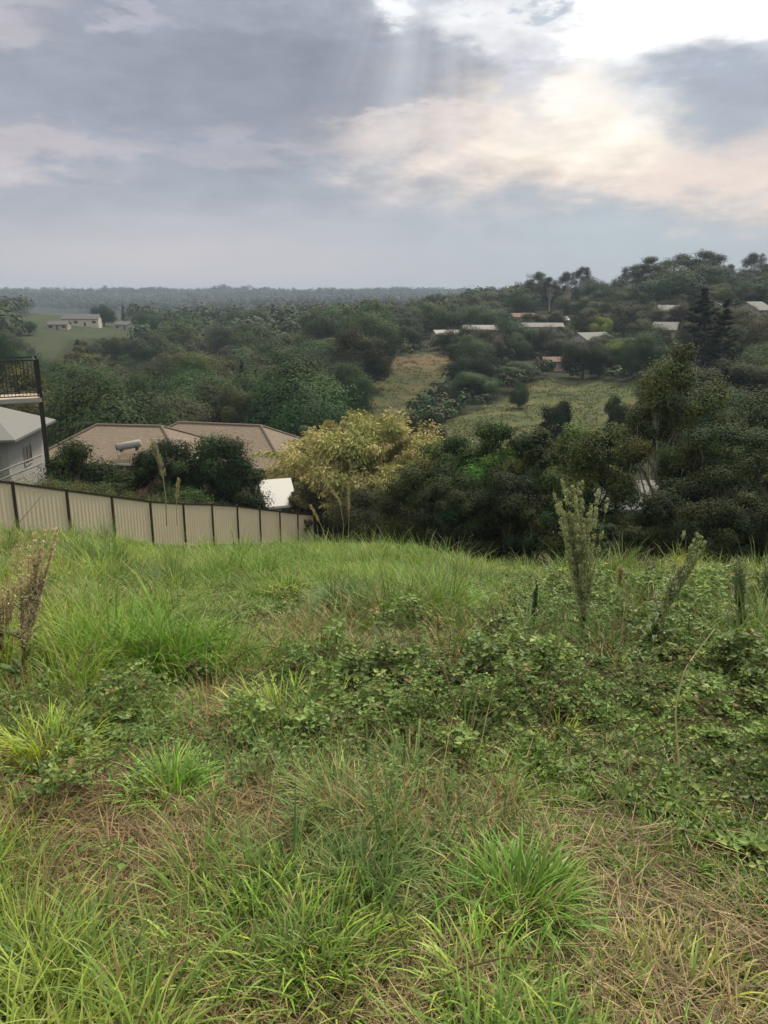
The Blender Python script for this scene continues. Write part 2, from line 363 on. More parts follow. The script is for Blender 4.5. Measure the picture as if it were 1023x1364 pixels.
# ------------------------------------------------------------------ ground sheet
FIELD1 = [(400, 600), (455, 548), (520, 482), (568, 470), (606, 471), (610, 490), (575, 520), (545, 560), (560, 600)]
FIELD2 = [(560, 580), (600, 560), (690, 524), (716, 503), (770, 506), (850, 510), (870, 545), (850, 600), (600, 600)]
HILL = [(10, 478), (15, 430), (50, 417), (175, 424), (178, 450), (95, 452), (70, 478)]
def ground_sheet():
    az = np.concatenate([np.linspace(-math.pi, R(-40), 45)[:-1], np.linspace(R(-40), R(40), 321), np.linspace(R(40), math.pi, 45)[1:-1]])
    r = np.concatenate([np.arange(0.4, 6, 0.09), np.exp(np.linspace(math.log(6.05), math.log(3300), 280))])
    A_, R_ = np.meshgrid(az, r); x = np.sin(A_) * R_; y = np.cos(A_) * R_; z = ground(x, y)
    na, nr = len(az), len(r)
    V = np.stack([x, y, z], -1).reshape(-1, 3); V = np.concatenate([V, [[0, 0, -1.6]]])
    i = np.arange(nr - 1)[:, None] * na; j = np.arange(na)[None]; k = (j + 1) % na
    Q = np.stack([i + j, i + na + j, i + na + k, i + k], -1).reshape(-1, 4)
    jj = np.arange(na); Tt = np.stack([np.full(na, na * nr), jj, (jj + 1) % na], 1)
    # what the ground is made of: litter and soil near, paddock grass, wood floor
    x, y, z = V[:, 0], V[:, 1], V[:, 2]; rr = np.hypot(x, y)
    u, v = proj(x, y, z); front = y > 1
    n1 = fbm(x * 1.3, y * 1.3, 11)[:, None]; n2 = fbm(x * 0.05, y * 0.05, 21)[:, None]; n3 = fbm(x * .25, y * .25, 27)[:, None]
    soil = np.array([.045, .033, .022]); straw = np.array([.12, .09, .055]); green = np.array([.05, .075, .022])
    near = soil * (1 - sst(n1, .35, .7)) + straw * sst(n1, .35, .7)
    mid = near * (1 - sst(rr, 5, 14))[:, None] + green * sst(rr, 5, 14)[:, None]
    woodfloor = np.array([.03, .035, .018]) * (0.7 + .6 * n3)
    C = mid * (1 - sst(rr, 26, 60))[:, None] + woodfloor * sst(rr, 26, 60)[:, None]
    f1 = (inside(u + (n3[:, 0] - .5) * 14, v + (n3[:, 0] - .5) * 8, FIELD1) & front & (rr > 90))[:, None]
    f2 = (inside(u + (n3[:, 0] - .5) * 14, v + (n3[:, 0] - .5) * 8, FIELD2) & front & (rr > 90))[:, None]
    f3 = (inside(u, v, HILL) & front & (rr > 200))[:, None]
    dry = np.array([.135, .128, .06]); olive = np.array([.09, .11, .045]); brown = np.array([.19, .13, .08])
    c1 = olive * .8 + (dry - olive) * sst(n3, .35, .65); top = sst(-v, -505, -480)[:, None]
    c1 = (c1 * (1 - top * .8) + brown * top * .8) * .72
    c2 = olive * .75 + (dry - olive) * sst(n3, .45, .7) * .8
    C = np.where(f1, c1, C); C = np.where(f2, c2, C); C = np.where(f3, np.array([.045, .055, .028]) * (0.8 + .5 * n3), C)
    m, T = mat('ground'); at = T.n('ShaderNodeAttribute', attribute_name='Col'); tc = T.n('ShaderNodeTexCoord')
    nf = T.noise(tc.outputs['Object'], 22, 8, 0.7); nm = T.noise(tc.outputs['Object'], 1.7, 6, 0.6)
    s = T.m('MULTIPLY', T.m('ADD', 0.45, nf), T.m('ADD', 0.6, T.m('MULTIPLY', nm, 0.8)))
    vm = T.n('ShaderNodeVectorMath', operation='SCALE'); T.l(at.outputs['Color'], vm.inputs[0]); T.l(s, vm.inputs['Scale'])
    b = T.n('ShaderNodeBsdfPrincipled'); T.l(vm.outputs[0], b.inputs['Base Color']); b.inputs['Roughness'].default_value = 1.0; b.inputs['Specular IOR Level'].default_value = 0.05
    bp = T.n('ShaderNodeBump'); bp.inputs['Strength'].default_value = 0.8; bp.inputs['Distance'].default_value = 0.04; T.l(nf, bp.inputs['Height']); T.l(bp.outputs[0], b.inputs['Normal'])
    o = T.n('ShaderNodeOutputMaterial'); T.l(b.outputs[0], o.inputs[0])
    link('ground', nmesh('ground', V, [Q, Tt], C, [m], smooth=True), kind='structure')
ground_sheet()

# ------------------------------------------------------------------ trees
def branch_path(p0, p1, g, n=6, wob=0.08, sag=0.0):
    t = np.linspace(0, 1, n)[:, None]; L = np.linalg.norm(p1 - p0)
    P = p0 + (p1 - p0) * t; P[1:-1] += g.normal(size=(n - 2, 3)) * wob * L * .5
    P[:, 2] += np.sin(t[:, 0] * math.pi) * sag * L
    return P
def crown(acc, g, centres, cr, n_leaf, size, aspect, base, var=0.25, flat=0.75, centre=None, shell=0.55, up=0.25, mi=0, huevar=0.10, fold=.1, nj=.38, dw=1.0, ow=.75):
    """leaf clumps: every clump a ball of leaf-sized faces, densest at its skin"""
    K = len(centres); cc = np.zeros(3) if centre is None else np.asarray(centre, float)
    idx = np.repeat(np.arange(K), n_leaf); n = len(idx); d = unit(g.normal(size=(n, 3)))
    rad = (shell + (1 - shell) * g.random(n) ** .6) * (1 + .18 * g.normal(size=n))
    crr = (np.asarray(cr) * np.ones(K))[idx]
    lump = 1 + .25 * np.sin(d[:, 0] * 5 + idx * 1.7) * np.cos(d[:, 1] * 4 + idx * 2.3)
    p = centres[idx] + d * (rad * crr * lump)[:, None] * np.array([1, 1, flat])
    out = unit(p - cc)
    nrm = unit(d * dw + out * ow + np.array([0, 0, up]) + g.normal(size=(n, 3)) * nj)
    tone = (1 + var * g.normal(size=K))[idx] * (1 + var * .6 * g.normal(size=n))
    hue = (huevar * g.normal(size=K))[idx] + huevar * .5 * g.normal(size=n)
    col = np.asarray(base)[None] * np.clip(tone, .35, 2.2)[:, None] * np.stack([1 + hue, np.ones(n), 1 - hue * .5], 1)
    col = col * np.array([.98, 1.0, .70])
    leaves(acc, p, nrm, size * (0.7 + .6 * g.random(n)), aspect, np.clip(col, 0.003, .9), g, mi, fold=fold)
def dome_centres(g, K, rx, rz, z0, spread=0.92, low=-0.55):
    P = []
    while len(P) < K:
        d = unit(g.normal(size=3))
        if d[2] < low: continue
        P.append(np.array([d[0] * rx, d[1] * rx, d[2] * rz]) * (spread if g.random() < .8 else .5) * g.uniform(.8, 1.05))
    return np.array(P) + [0, 0, z0]

def tree_parts(kind, seed, detail=1.0):
    """returns (crown Acc, trunk Acc); built about 10 m wide / tall, scaled later.  width W, height H are returned too"""
    g = rng(seed); cr, tr = Acc(), Acc(); bark = np.array([1, 1, 1.])
    G = {'dome': (.058, .105, .042), 'olive': (.095, .115, .048), 'grey': (.082, .096, .064), 'dark': (.018, .032, .014)}
    if kind in ('dome', 'olive', 'grey', 'round'):
        rx, rz, z0 = 4.0, 4.2, 4.6
        K = int(34 * (1 if kind != 'olive' else 1.3)); C = dome_centres(g, K, rx, rz, z0, low=-.75)
        C[:, 0] *= 1 + .12 * g.normal(); crs = g.uniform(1.3, 2.3, K) * (.95 if kind != 'olive' else .75)
        crown(cr, g, C, crs, int(270 * detail), .42 if detail <= 1 else .42 / detail ** .5, .6, G.get(kind, G['dome']), .13, .85, (0, 0, z0 - 1.5), up=.1, nj=.2, dw=.75, ow=1.3)
        for k in range(9):
            tgt = C[g.integers(K)]; a = np.array([0, 0, 1.6 + g.random() * 1.2]); v, f = tube(branch_path(a, tgt, g), np.linspace(.14, .03, 6), 5); tr.add(v, f, bark)
        v, f = tube([[0, 0, -1.0], [.03, 0, .5], [.1, .05, 2], [0, .1, 4.2]], [.38, .3, .24, .12], 8); tr.add(v, f, bark)
        return cr, tr, 10.2, 9.9
    if kind == 'gum':       # open eucalypt, umbrella-like clumps on forked limbs
        K = 27; C = []
        for k in range(K):
            a = g.random() * 6.28; q = g.random() ** .5; C.append([math.cos(a) * q * 4.3, math.sin(a) * q * 4.3, 12.2 + 3.2 * (1 - q * q) - g.random() * 4.2 * (.3 + q)])
        C = np.array(C); crs = g.uniform(1.1, 2.0, K)
        crown(cr, g, C, crs, int(230 * detail), .36, .45, (.05, .062, .038), .2, .68, (0, 0, 9), shell=.5)
        fork = np.array([.2, 0, 5.0])
        v, f = tube([[0, 0, -1], [0, 0, 1], [.15, .1, 3], fork], [.42, .36, .3, .26], 8); tr.add(v, f, bark)
        for c in C:
            v, f = tube(branch_path(fork + g.normal(size=3) * .2, c, g, 6, .1, .05), np.linspace(.17, .03, 6), 5); tr.add(v, f, bark)
        return cr, tr, 11.0, 16.5
    if kind == 'pine':      # dark ragged conifer with layered boughs
        H = 14.0; lev = 13
        cs, rs = [], []
        for k in range(lev):
            t = k / (lev - 1); z = 2.2 + t * (H - 3.0); Lb = (1 - t) ** .8 * 3.6 + .35
            for b in range(6 if k < lev - 2 else 3):
                a = g.random() * 6.28; L = Lb * g.uniform(.6, 1.12)
                tip = np.array([math.cos(a) * L, math.sin(a) * L, z + .12 * L + g.normal() * .2]); p0 = np.array([0, 0, z - .3])
                v, f = tube(branch_path(p0, tip, g, 4, .05), np.linspace(.07, .02, 4), 4); tr.add(v, f, bark)
                for q in (.45, .75, 1.0):
                    cs.append(p0 + (tip - p0) * q + g.normal(size=3) * .12); rs.append(.35 + .45 * (1 - t) * g.uniform(.7, 1.1))
        crown(cr, g, np.array(cs), np.array(rs), int(60 * detail), .3, .4, (.020, .032, .018), .25, .5, (0, 0, 6), shell=.3)
        v, f = tube([[0, 0, -1], [0, 0, 4], [.05, 0, 9], [0, 0, H]], [.34, .26, .14, .03], 8); tr.add(v, f, bark)
        return cr, tr, 8.0, 14.3
    if kind == 'shrub':     # crown down to the ground
        K = 26; C = dome_centres(g, K, 3.6, 4.0, 3.4, low=-.9); crown(cr, g, C, g.uniform(1.0, 1.7, K), int(220 * detail), .34, .5, (.045, .06, .024), .3, .85, (0, 0, 3))
        for k in range(8):
            v, f = tube(branch_path(np.array([g.normal() * .2, g.normal() * .2, -.6]), C[g.integers(K)], g), np.linspace(.12, .02, 6), 5); tr.add(v, f, bark)
        return cr, tr, 9.4, 8.6
    raise ValueError(kind)

PROTO = {}
def proto(kind, seed, one_mesh=False, detail=1.0, bark='bark'):
    key = (kind, seed, one_mesh, detail, bark)
    if key not in PROTO:
        c, t, W, H = tree_parts(kind, seed, detail)
        cm = c.mesh(f'{kind}_crown', [M['leaf']]); tm = t.mesh(f'{kind}_trunk', [M[bark]], True)
        if one_mesh:
            t2 = Acc(); t2.V, t2.C, t2.P, t2.M, t2.n = list(c.V), list(c.C), {k: list(v) for k, v in c.P.items()}, {k: list(v) for k, v in c.M.items()}, c.n
            V = np.concatenate(t.V); off = t2.n
            for k, v in t.P.items():
                t2.P.setdefault(k, []).extend([p + off for p in v]); t2.M.setdefault(k, []).extend([np.ones(len(p), int) for p in v])
            t2.V.append(V); t2.C.append(np.concatenate(t.C)); t2.n += len(V)
            cm = t2.mesh(f'{kind}_tree', [M['leaf'], M[bark]])
        PROTO[key] = (cm, tm, W, H)
    return PROTO[key]
def plant(name, kind, seed, x, y, W, H, tint=(1, 1, 1), label=None, cat='tree', group=None, one=False, detail=1.0, bark='bark', sink=0.0, z=None):
    cm, tm, w0, h0 = proto(kind, seed, one, detail, bark); g = rng(int(abs(x * 131 + y * 17)) + 5)
    zz = (gz(x, y) if z is None else z) - sink
    if one:
        o = link(name, cm, None, label, cat, group)
    else:
        o = link(name, None, None, label, cat, group)
    o.location = (x, y, zz); s = W / w0; o.scale = (s, s, H / h0); o.rotation_euler = (0, 0, g.random() * 6.28); o.color = (*tint, 1)
    if not one:
        c = link('crown', cm, o); c.color = (*tint, 1); link('trunk', tm, o)
    return o
def plant_px(name, kind, seed, u, vtop, wpx, Y, **kw):
    """a tree at distance Y whose top and width match the photo"""
    x = ray(u, 560)[0] * Y; a, zt = ray(u, vtop); zt *= Y; zb = gz(x, Y); W = wpx / F * Y * 1.02
    return plant(name, kind, seed, x, Y, W, max(1.0, zt - zb), **kw)

def near_tree(name, u, vtop, wpx, Y, seed, base, leaf, n_leaf, K, label, shape='round', tint=(1, 1, 1), bark='bark', clump=.16, aspect=.5, low=-.7, var=.3, cat='tree', droop=0.0, group=None, shell=.45):
    """a tree near enough to need its own crown of true leaf size"""
    g = rng(seed); x = ray(u, 560)[0] * Y; zt = ray(u, vtop)[1] * Y; zb = gz(x, Y); H = zt - zb; W = wpx / F * Y; rx = W / 2
    root = link(name, None, None, label, cat, group, loc=(x, Y, zb)); cr, tr = Acc(), Acc()
    if shape == 'round': z0, rz = H * .54, H * .44
    elif shape == 'tall': z0, rz = H * .52, H * .47
    else: z0, rz = H * .5, H * .48
    if low <= -.9: z0, rz = H * .45, H * .54
    C = dome_centres(g, K, rx * (1 - clump), rz * (1 - clump * .8), z0, low=low)
    if shape == 'tall':   # narrows upward
        tt = (C[:, 2] - z0) / rz; C[:, :2] *= (1.0 - .35 * tt)[:, None]
    if shape == 'layered':
        C[:, 2] = np.round(C[:, 2] / (H * .11)) * H * .11 + g.normal(size=K) * .1
    crs = g.uniform(.7, 1.35, K) * rx * clump * 1.6
    crown(cr, g, C, crs, n_leaf, leaf, aspect, base, var, .42 if shape == 'layered' else .75, (0, 0, H * .35), shell=shell, huevar=.15)
    if droop:
        V = np.concatenate(cr.V)
    nb = min(K, 26)
    for k in range(nb):
        c = C[k]; a = np.array([g.normal() * .06 * rx, g.normal() * .06 * rx, H * g.uniform(.08, .3)]); r0 = .02 * H ** .9
        v, f = tube(branch_path(a, c, g, 7, .09), np.linspace(r0 * .6, .012, 7), 6); tr.add(v, f, np.ones(3))
        for q in range(3):
            e = c + unit(g.normal(size=3)) * crs[k] * .9; v, f = tube(branch_path(c * .8 + a * .2, e, g, 4, .1), np.linspace(.02, .006, 4), 4); tr.add(v, f, np.ones(3))
    v, f = tube([[0, 0, -.6], [.02, 0, H * .1], [.1, .05, H * .3], [.05, .1, H * .55]], [.028 * H, .022 * H, .017 * H, .008 * H], 9); tr.add(v, f, np.ones(3))
    c = link('crown', cr.mesh('crown', [M['leaf']]), root); c.color = (*tint, 1); link('trunk', tr.mesh('trunk', [M[bark]], True), root)
    return root

# --- individually recognisable trees of the valley (photo u, top v, width px, distance)
S = dict
special = [
 ('broadleaf_tree', 'dome', 71, 150, 488, 74, 118, (.8, .95, .85), 'dark green domed tree between the ball shaped tree and the fresh green dome', 1.3),
 ('broadleaf_tree', 'dome', 72, 236, 500, 70, 116, (.9, 1.05, .9), 'mid green domed tree right of the fresh green dome above the tank roof', 1.3),
 ('broadleaf_tree', 'dome', 73, 372, 486, 70, 128, (.8, .9, .85), 'dark domed tree behind the left flank of the bright green wide dome', 1.3),
 ('broadleaf_tree', 'dome', 61, 24, 424, 44, 330, (.6, .7, .65), 'dark rounded tree at the left end of the green hilltop field', 1),
 ('broadleaf_tree', 'dome', 62, 52, 426, 26, 345, (.6, .7, .65), 'small dark tree in the green hilltop field left of the beige house', 1),
 ('broadleaf_tree', 'dome', 63, 150, 402, 36, 430, (.5, .6, .6), 'dark tree right behind the big hilltop house', 1),
 ('conifer_tree', 'pine', 64, 176, 401, 9, 440, (.5, .6, .6), 'slim dark conifer between the two hilltop houses', 1),
 ('broadleaf_tree', 'dome', 65, 208, 414, 40, 370, (.55, .65, .6), 'dark tree at the right end of the green hilltop field', 1),
 ('broadleaf_tree', 'dome', 66, 690, 506, 30, 150, (.6, .7, .6), 'small round bush in the upper left of the right paddock', 1),
 ('broadleaf_tree', 'shrub', 67, 822, 522, 44, 115, (.8, .85, .8), 'low bushy tree in the right side of the right paddock', 1),
 ('broadleaf_tree', 'shrub', 68, 575, 542, 46, 105, (.7, .7, .7), 'low dark shrub at the foot of the dry paddock strip', 1),
 ('broadleaf_tree', 'shrub', 69, 548, 548, 40, 100, (.9, .8, .75), 'low brownish shrub beside the bamboo at the foot of the strip', 1),
 ('broadleaf_tree', 'dome', 1, 418, 490, 98, 118, (1.15, 1.2, 1.0), 'bright green wide domed tree at the foot of the valley wood beside the dry paddock', 1.4),
 ('broadleaf_tree', 'olive', 2, 318, 502, 105, 108, (.62, .55, .62), 'brownish grey rounded tree right behind the brown tiled roof', 1.4),
 ('broadleaf_tree', 'dome', 3, 470, 478, 62, 140, (.85, .9, .9), 'dark green tree touching the lower left edge of the dry paddock strip', 1),
 ('broadleaf_tree', 'dome', 4, 262, 416, 90, 330, (.55, .65, .6), 'dark broad tree crown rising behind the middle of the valley wood', 1),
 ('broadleaf_tree', 'dome', 5, 335, 407, 75, 380, (.42, .5, .5), 'low dark tree with a long flat top, to the left of a slim dark spire', 1),
 ('conifer_tree', 'pine', 6, 369, 403, 16, 380, (.5, .6, .6), 'slim dark conifer spire on the skyline of the valley wood', 1),
 ('broadleaf_tree', 'dome', 7, 200, 480, 72, 125, (1.0, 1.05, 1.0), 'fresh green domed tree in the front of the wood above the brown roof', 1.2),
 ('broadleaf_tree', 'olive', 8, 112, 520, 85, 95, (.75, .72, .7), 'olive brown spreading tree right behind the white gabled house', 1.4),
 ('broadleaf_tree', 'dome', 9, 92, 492, 46, 120, (.9, 1.0, .95), 'small dark green ball shaped tree above the white house roof end', 1),
 ('broadleaf_tree', 'dome', 10, 12, 432, 70, 150, (.45, .5, .45), 'dark tree at the left picture edge above the barred balcony', 1.2),
 ('broadleaf_tree', 'dome', 11, 258, 462, 76, 150, (1.1, 1.15, .9), 'lighter green domed tree in the centre of the valley wood', 1.2),
 ('broadleaf_tree', 'olive', 12, 793, 419, 34, 245, (2.1, 2.2, 1.2), 'small lime green round tree on the house hillside', 1),
 ('broadleaf_tree', 'olive', 13, 826, 446, 78, 190, (1.5, 1.75, 1.0), 'pale green spreading tree at the top of the right paddock', 1.2),
 ('broadleaf_tree', 'shrub', 14, 738, 516, 50, 110, (.42, .5, .55), 'nearly black round tree standing alone in the right paddock', 1.3),
 ('broadleaf_tree', 'dome', 15, 633, 492, 66, 165, (.75, .8, .85), 'dark domed tree in the thicket between the two paddocks, largest of them', 1.2),
 ('broadleaf_tree', 'dome', 16, 688, 480, 60, 180, (.6, .62, .7), 'dark domed tree in the thicket just below the tan walled shed', 1.2),
 ('conifer_tree', 'pine', 17, 922, 376, 74, 150, (.55, .6, .6), 'tall nearly black ragged conifer on the right hillside', 1.6),
 ('conifer_tree', 'pine', 18, 950, 396, 60, 135, (.65, .7, .7), 'shorter black ragged conifer leaning against the tallest conifer', 1.6),
 ('eucalyptus_tree', 'gum', 19, 848, 338, 56, 320, (1, 1, 1.05), 'leftmost of the tall open crowned gum trees on the ridge top', 1.5),
 ('eucalyptus_tree', 'gum', 20, 884, 336, 66, 330, (.8, .85, .9), 'tall gum tree second from the left in the ridge top clump', 1.5),
 ('eucalyptus_tree', 'gum', 21, 917, 332, 66, 325, (.8, .85, .9), 'tallest gum tree in the ridge top clump, right end of it', 1.5),
 ('broadleaf_tree', 'dome', 22, 876, 350, 104, 300, (.62, .68, .75), 'dense dark tree filling the base of the ridge top gum clump', 1.2),
 ('broadleaf_tree', 'dome', 23, 925, 350, 76, 305, (.62, .68, .75), 'dense dark tree under the right end of the gum clump', 1.2),
 ('eucalyptus_tree', 'gum', 24, 768, 364, 18, 420, (.9, .95, 1), 'small thin gum tree standing alone on the skyline', 1),
 ('eucalyptus_tree', 'gum', 25, 996, 350, 34, 340, (.8, .85, .9), 'gum tree on the skyline right of the ridge gap, the taller there', 1.2),
 ('eucalyptus_tree', 'gum', 26, 965, 355, 30, 340, (.85, .9, .95), 'gum tree on the skyline in the gap beside the big clump', 1),
]
for nm, k, sd_, u, vt, w, Y, tint, lab, det in special:
    plant_px(nm, k, sd_, u, vt, w, Y, tint=tuple(.8 * q for q in tint), label=lab, detail=2.4 if Y < 200 else det, bark='palebark' if k == 'gum' else 'bark')

# --- houses: keep scatter away from them
HOUSES = []   # (u, v, half width px)
def photo_px(x, y, z): return proj(x, y, z)
ZONES = {
 'front': ('at the front of the valley wood behind the brown roof', 'front row trees of the valley wood'),
 'mid': ('in the middle rows of the valley wood', 'middle rows of the valley wood'),
 'rear': ('in the rear rows of the valley wood under the far ridge', 'rear rows of the valley wood'),
 'thicket': ('in the thicket between the dry strip and the right paddock', 'thicket trees between the paddocks'),
 'hill': ('among the houses on the right hillside', 'trees among the hillside houses'),
 'ridge': ('along the skyline of the right ridge', 'skyline trees of the right ridge'),
 'lefthill': ('around the pale hilltop houses on the left', 'trees round the left hilltop houses'),
}
KADJ = {'dome': 'dark green domed', 'olive': 'olive loose leaved', 'grey': 'dull grey green', 'pine': 'narrow dark conifer', 'gum': 'open crowned gum', 'shrub': 'low bushy'}
def scatter_trees():
    g = rng(77); placed = []
    for s in special: Y = s[6]; placed.append((ray(s[3], 560)[0] * Y, Y, s[5] / F * Y))
    houses = [(ray(u, 560)[0] * Y, Y, wm) for (u, Y, wm) in HOUSE_SPOTS]
    n = 0; tries = 0
    while n < 274 and tries < 60000:
        tries += 1
        right = g.random() < .5; Y = 80 + ((400 if right else 300) - 80) * g.random() ** .8; u = g.uniform(560, 1070) if right else g.uniform(-60, 600); x = ray(u, 560)[0] * Y; z = gz(x, Y)
        pu, pv = proj(np.array([x]), np.array([Y]), np.array([z])); pv = float(pv[0]); pu = float(pu[0])
        if inside([pu], [pv], FIELD1)[0] or inside([pu], [pv], FIELD2)[0] or inside([pu], [pv], HILL)[0]: continue
        if Y < 105 and 380 < u < 870: continue
        W = g.uniform(9, 15) * (1 + .25 * (Y > 250)) * (1.2 if Y < 210 and u < 560 else 1) ; H = W * g.uniform(.68, .95)
        # zone
        if pu > 540 and 470 < pv < 560 and pu < 735: zone = 'thicket'; W *= .8; H = W * .8
        elif pu < 585 or (pu < 700 and Y > 330):
            zone = 'front' if Y < 150 else ('mid' if Y < 240 else 'rear')
            if pu < 190 and Y > 270: zone = 'lefthill'; W *= .6; H = W * .8
        else:
            zone = 'ridge' if Y > 335 else 'hill'
            if zone == 'hill': W *= .85; H = W * g.uniform(.6, .85)
            else: W *= .9; H = W * g.uniform(.7, 1.1)
        # never hide the paddocks: a crown that would cover open field from the camera is skipped
        for dv in (.35, .75, 1.0):
            tu, tv = proj(np.array([x]), np.array([Y]), np.array([z + H * dv]))
            sw = W * .36 / Y * F
            bad = False
            for du in (-sw, 0, sw):
                p = (float(tu[0]) + du, float(tv[0]))
                for poly in (F1IN, F2IN, HILLIN):
                    if inside([p[0]], [p[1]], poly)[0]: bad = True
            if bad: break
        if bad: continue
        if any((x - a) ** 2 + (Y - b) ** 2 < (.31 * (W + c)) ** 2 for a, b, c in placed): continue
        if any(abs(x - a) < .5 * W + wm * .55 and -9 < Y - b < 7 for a, b, wm in houses): continue
        # not directly in front of a house
        hb = False
        for a, b, wm in houses:
            if Y < b and abs(x / Y - a / b) < (W * .42 / Y + wm * .42 / b):
                zt = (z + H) / Y
                if zt > (gz(a, b) + 3.4) / b and Y > b - 16: hb = True
        if hb: continue
        placed.append((x, Y, W)); n += 1
        r = g.random()
        if zone in ('front', 'mid', 'rear'): k = 'dome' if r < .55 else ('olive' if r < .75 else ('grey' if r < .93 else 'pine'))
        elif zone == 'thicket': k = 'dome' if r < .7 else 'grey'
        elif zone == 'ridge': k = 'gum' if r < .4 else ('dome' if r < .8 else 'grey')
        else: k = 'dome' if r < .4 else ('olive' if r < .6 else ('grey' if r < .85 else ('dome' if r < .93 else 'shrub')))
        if k == 'pine': W *= .5; H *= 1.1
        if k == 'gum': H *= 1.35; W *= .8
        b = g.uniform(.34, 1.0); b *= .8;  b *= .8 if zone in ('ridge', 'thicket') else 1
        tint = (b * g.uniform(.85, 1.25), b, b * g.uniform(.85, 1.1))
        nm = {'pine': 'conifer_tree', 'gum': 'eucalyptus_tree', 'shrub': 'tree_shrub'}.get(k, 'broadleaf_tree')
        ph, gp = ZONES[zone]
        if zone in ('front', 'mid', 'rear'): side = 'above the white house' if pu < 190 else ('above the brown roofs' if pu < 350 else 'towards the dry paddock')
        elif zone in ('hill', 'ridge'): side = 'left of the tan shed' if pu < 715 else ('above the right paddock' if pu < 870 else 'beside the black conifers')
        else: side = ''
        tone = 'very dark' if b < .45 else ('mid toned' if b < .64 else 'lighter')
        ph = {'front': 'in the front of the wood', 'mid': 'mid wood', 'rear': 'at the rear of the wood', 'thicket': 'in the thicket', 'hill': 'on the hillside', 'ridge': 'on the skyline', 'lefthill': 'by the left hilltop houses'}[zone] + (' ' + side if side else '')
        KA = {'dome': 'domed green', 'olive': 'loose olive', 'grey': 'dull grey green', 'pine': 'narrow conifer', 'gum': 'open gum', 'shrub': 'bushy'}[k]
        lab = f'{tone} {KA} tree {ph}'
        plant(nm, k, 30 + int(g.integers(4)), x, Y, W, H, tint=tint, label=lab, group=lab, one=Y > 130, detail=1.0 if Y > 200 else 2.4, bark='palebark' if k == 'gum' else 'bark')
    print('scattered', n, 'tries', tries)
F1IN = [(474, 556), (478, 540), (525, 488), (570, 476), (598, 476), (600, 488), (560, 518), (535, 556)]
F2IN = [(650, 545), (720, 518), (730, 508), (780, 508), (850, 512), (850, 530), (770, 540)]
HILLIN = [(40, 450), (40, 436), (60, 428), (140, 434), (150, 440), (80, 446)]
# (u, distance, width in metres) of every far house
HOUSE_SPOTS = [(122, 405, 22), (176, 420, 8), (92, 385, 12), (594, 262, 13), (640, 268, 17), (712, 270, 19), (541, 390, 9), (743, 345, 8), (733, 300, 8), (780, 232, 13), (737, 200, 8.5),
               (729, 240, 5), (880, 270, 9), (928, 245, 9), (986, 215, 9), (876, 215, 7), (940, 330, 7), (690, 310, 10)]
scatter_trees()

# --- woods too far or too thick to count
def far_wood(name, label, Y0, Y1, n, size, base, seed, faces=46, hgt=(8, 13), leaf=1.5, cond=None, urange=(-120, 1140), clear=40, cover=True):
    g = rng(seed); Y = np.exp(g.uniform(math.log(Y0), math.log(Y1), n)); u = g.uniform(*urange, n)
    a = np.array([ray(q, 560)[0] for q in u]); x = a * Y; z = ground(x, Y)
    pu, pv = proj(x, Y, z); keep = ~inside(pu, pv, HILL) & ~inside(pu, pv + 4, HILL)
    for (hu, hY, hw) in HOUSE_SPOTS:
        hx = ray(hu, 560)[0] * hY
        keep &= ~((np.abs(x - hx) < hw * .7 + 4) & (Y - hY < 14) & (Y - hY > -clear))
        hz = gz(hx, hY)
        if cover: keep &= ~((Y < hY) & (np.abs(x / Y - hx / hY) < (hw * .5 + 3) / hY) & ((z + hgt[1] * .9) / Y > (hz + 1.7) / hY))
    if cond is not None: keep &= cond(pu, pv, x, Y)
    keep &= fbm(x * 12.0 / Y0, Y * 4.0 / Y0, seed, 3) > .30
    x, Y, z = x[keep], Y[keep], z[keep]; n = len(x); H = hgt[0] + (hgt[1] - hgt[0]) * g.random(n) ** 1.5 * (.4 + 1.2 * fbm(x * 8 / Y0, Y * 8 / Y0, seed + 9, 3)); W = hgt[0] * g.uniform(.45, 1.0, n)
    idx = np.repeat(np.arange(n), faces); N = len(idx); d = unit(g.normal(size=(N, 3))); d[:, 2] = np.abs(d[:, 2]) * 1.0 - .25 * g.random(N)
    lum = 1 + .3 * np.sin(d[:, 0] * 6 + idx) * np.cos(d[:, 1] * 5 + idx * 2)
    p = np.stack([x[idx] + d[:, 0] * W[idx] * lum, Y[idx] + d[:, 1] * W[idx] * lum, z[idx] + H[idx] * (.5 + .45 * d[:, 2] * lum)], 1)
    tone = (.5 + .9 * fbm(x * 25 / Y0, Y * 25 / Y0, seed + 4, 3))[idx] * (.75 + .5 * g.random(n))[idx] * (.9 + .2 * g.random(N)); hue = (1 + .2 * g.normal(size=n))[idx]
    col = np.asarray(base)[None] * tone[:, None] * np.stack([hue, np.ones(N), np.ones(N)], 1)
    acc = Acc(); leaves(acc, p, unit(d + [0, 0, .2] + g.normal(size=(N, 3)) * .14), leaf * g.uniform(.7, 1.4, N), .8, np.clip(col, .005, .5), g)
    link(name, acc.mesh(name, [M['leaf']]), None, label, 'woodland', None, 'stuff')
far_wood('woodland', 'dull green wood covering the far side of the valley behind the left houses', 300, 850, 2600, 1, (.042, .060, .028), 3, 84, (7, 13), 1.75,
         cond=lambda pu, pv, x, Y: (pu < 620) | (Y > 420) & (pu < 700))
far_wood('woodland', 'dark green wood covering the top of the right ridge', 400, 800, 650, 1, (.034, .046, .026), 5, 90, (6, 10), 1.5, cond=lambda pu, pv, x, Y: pu >= 690)
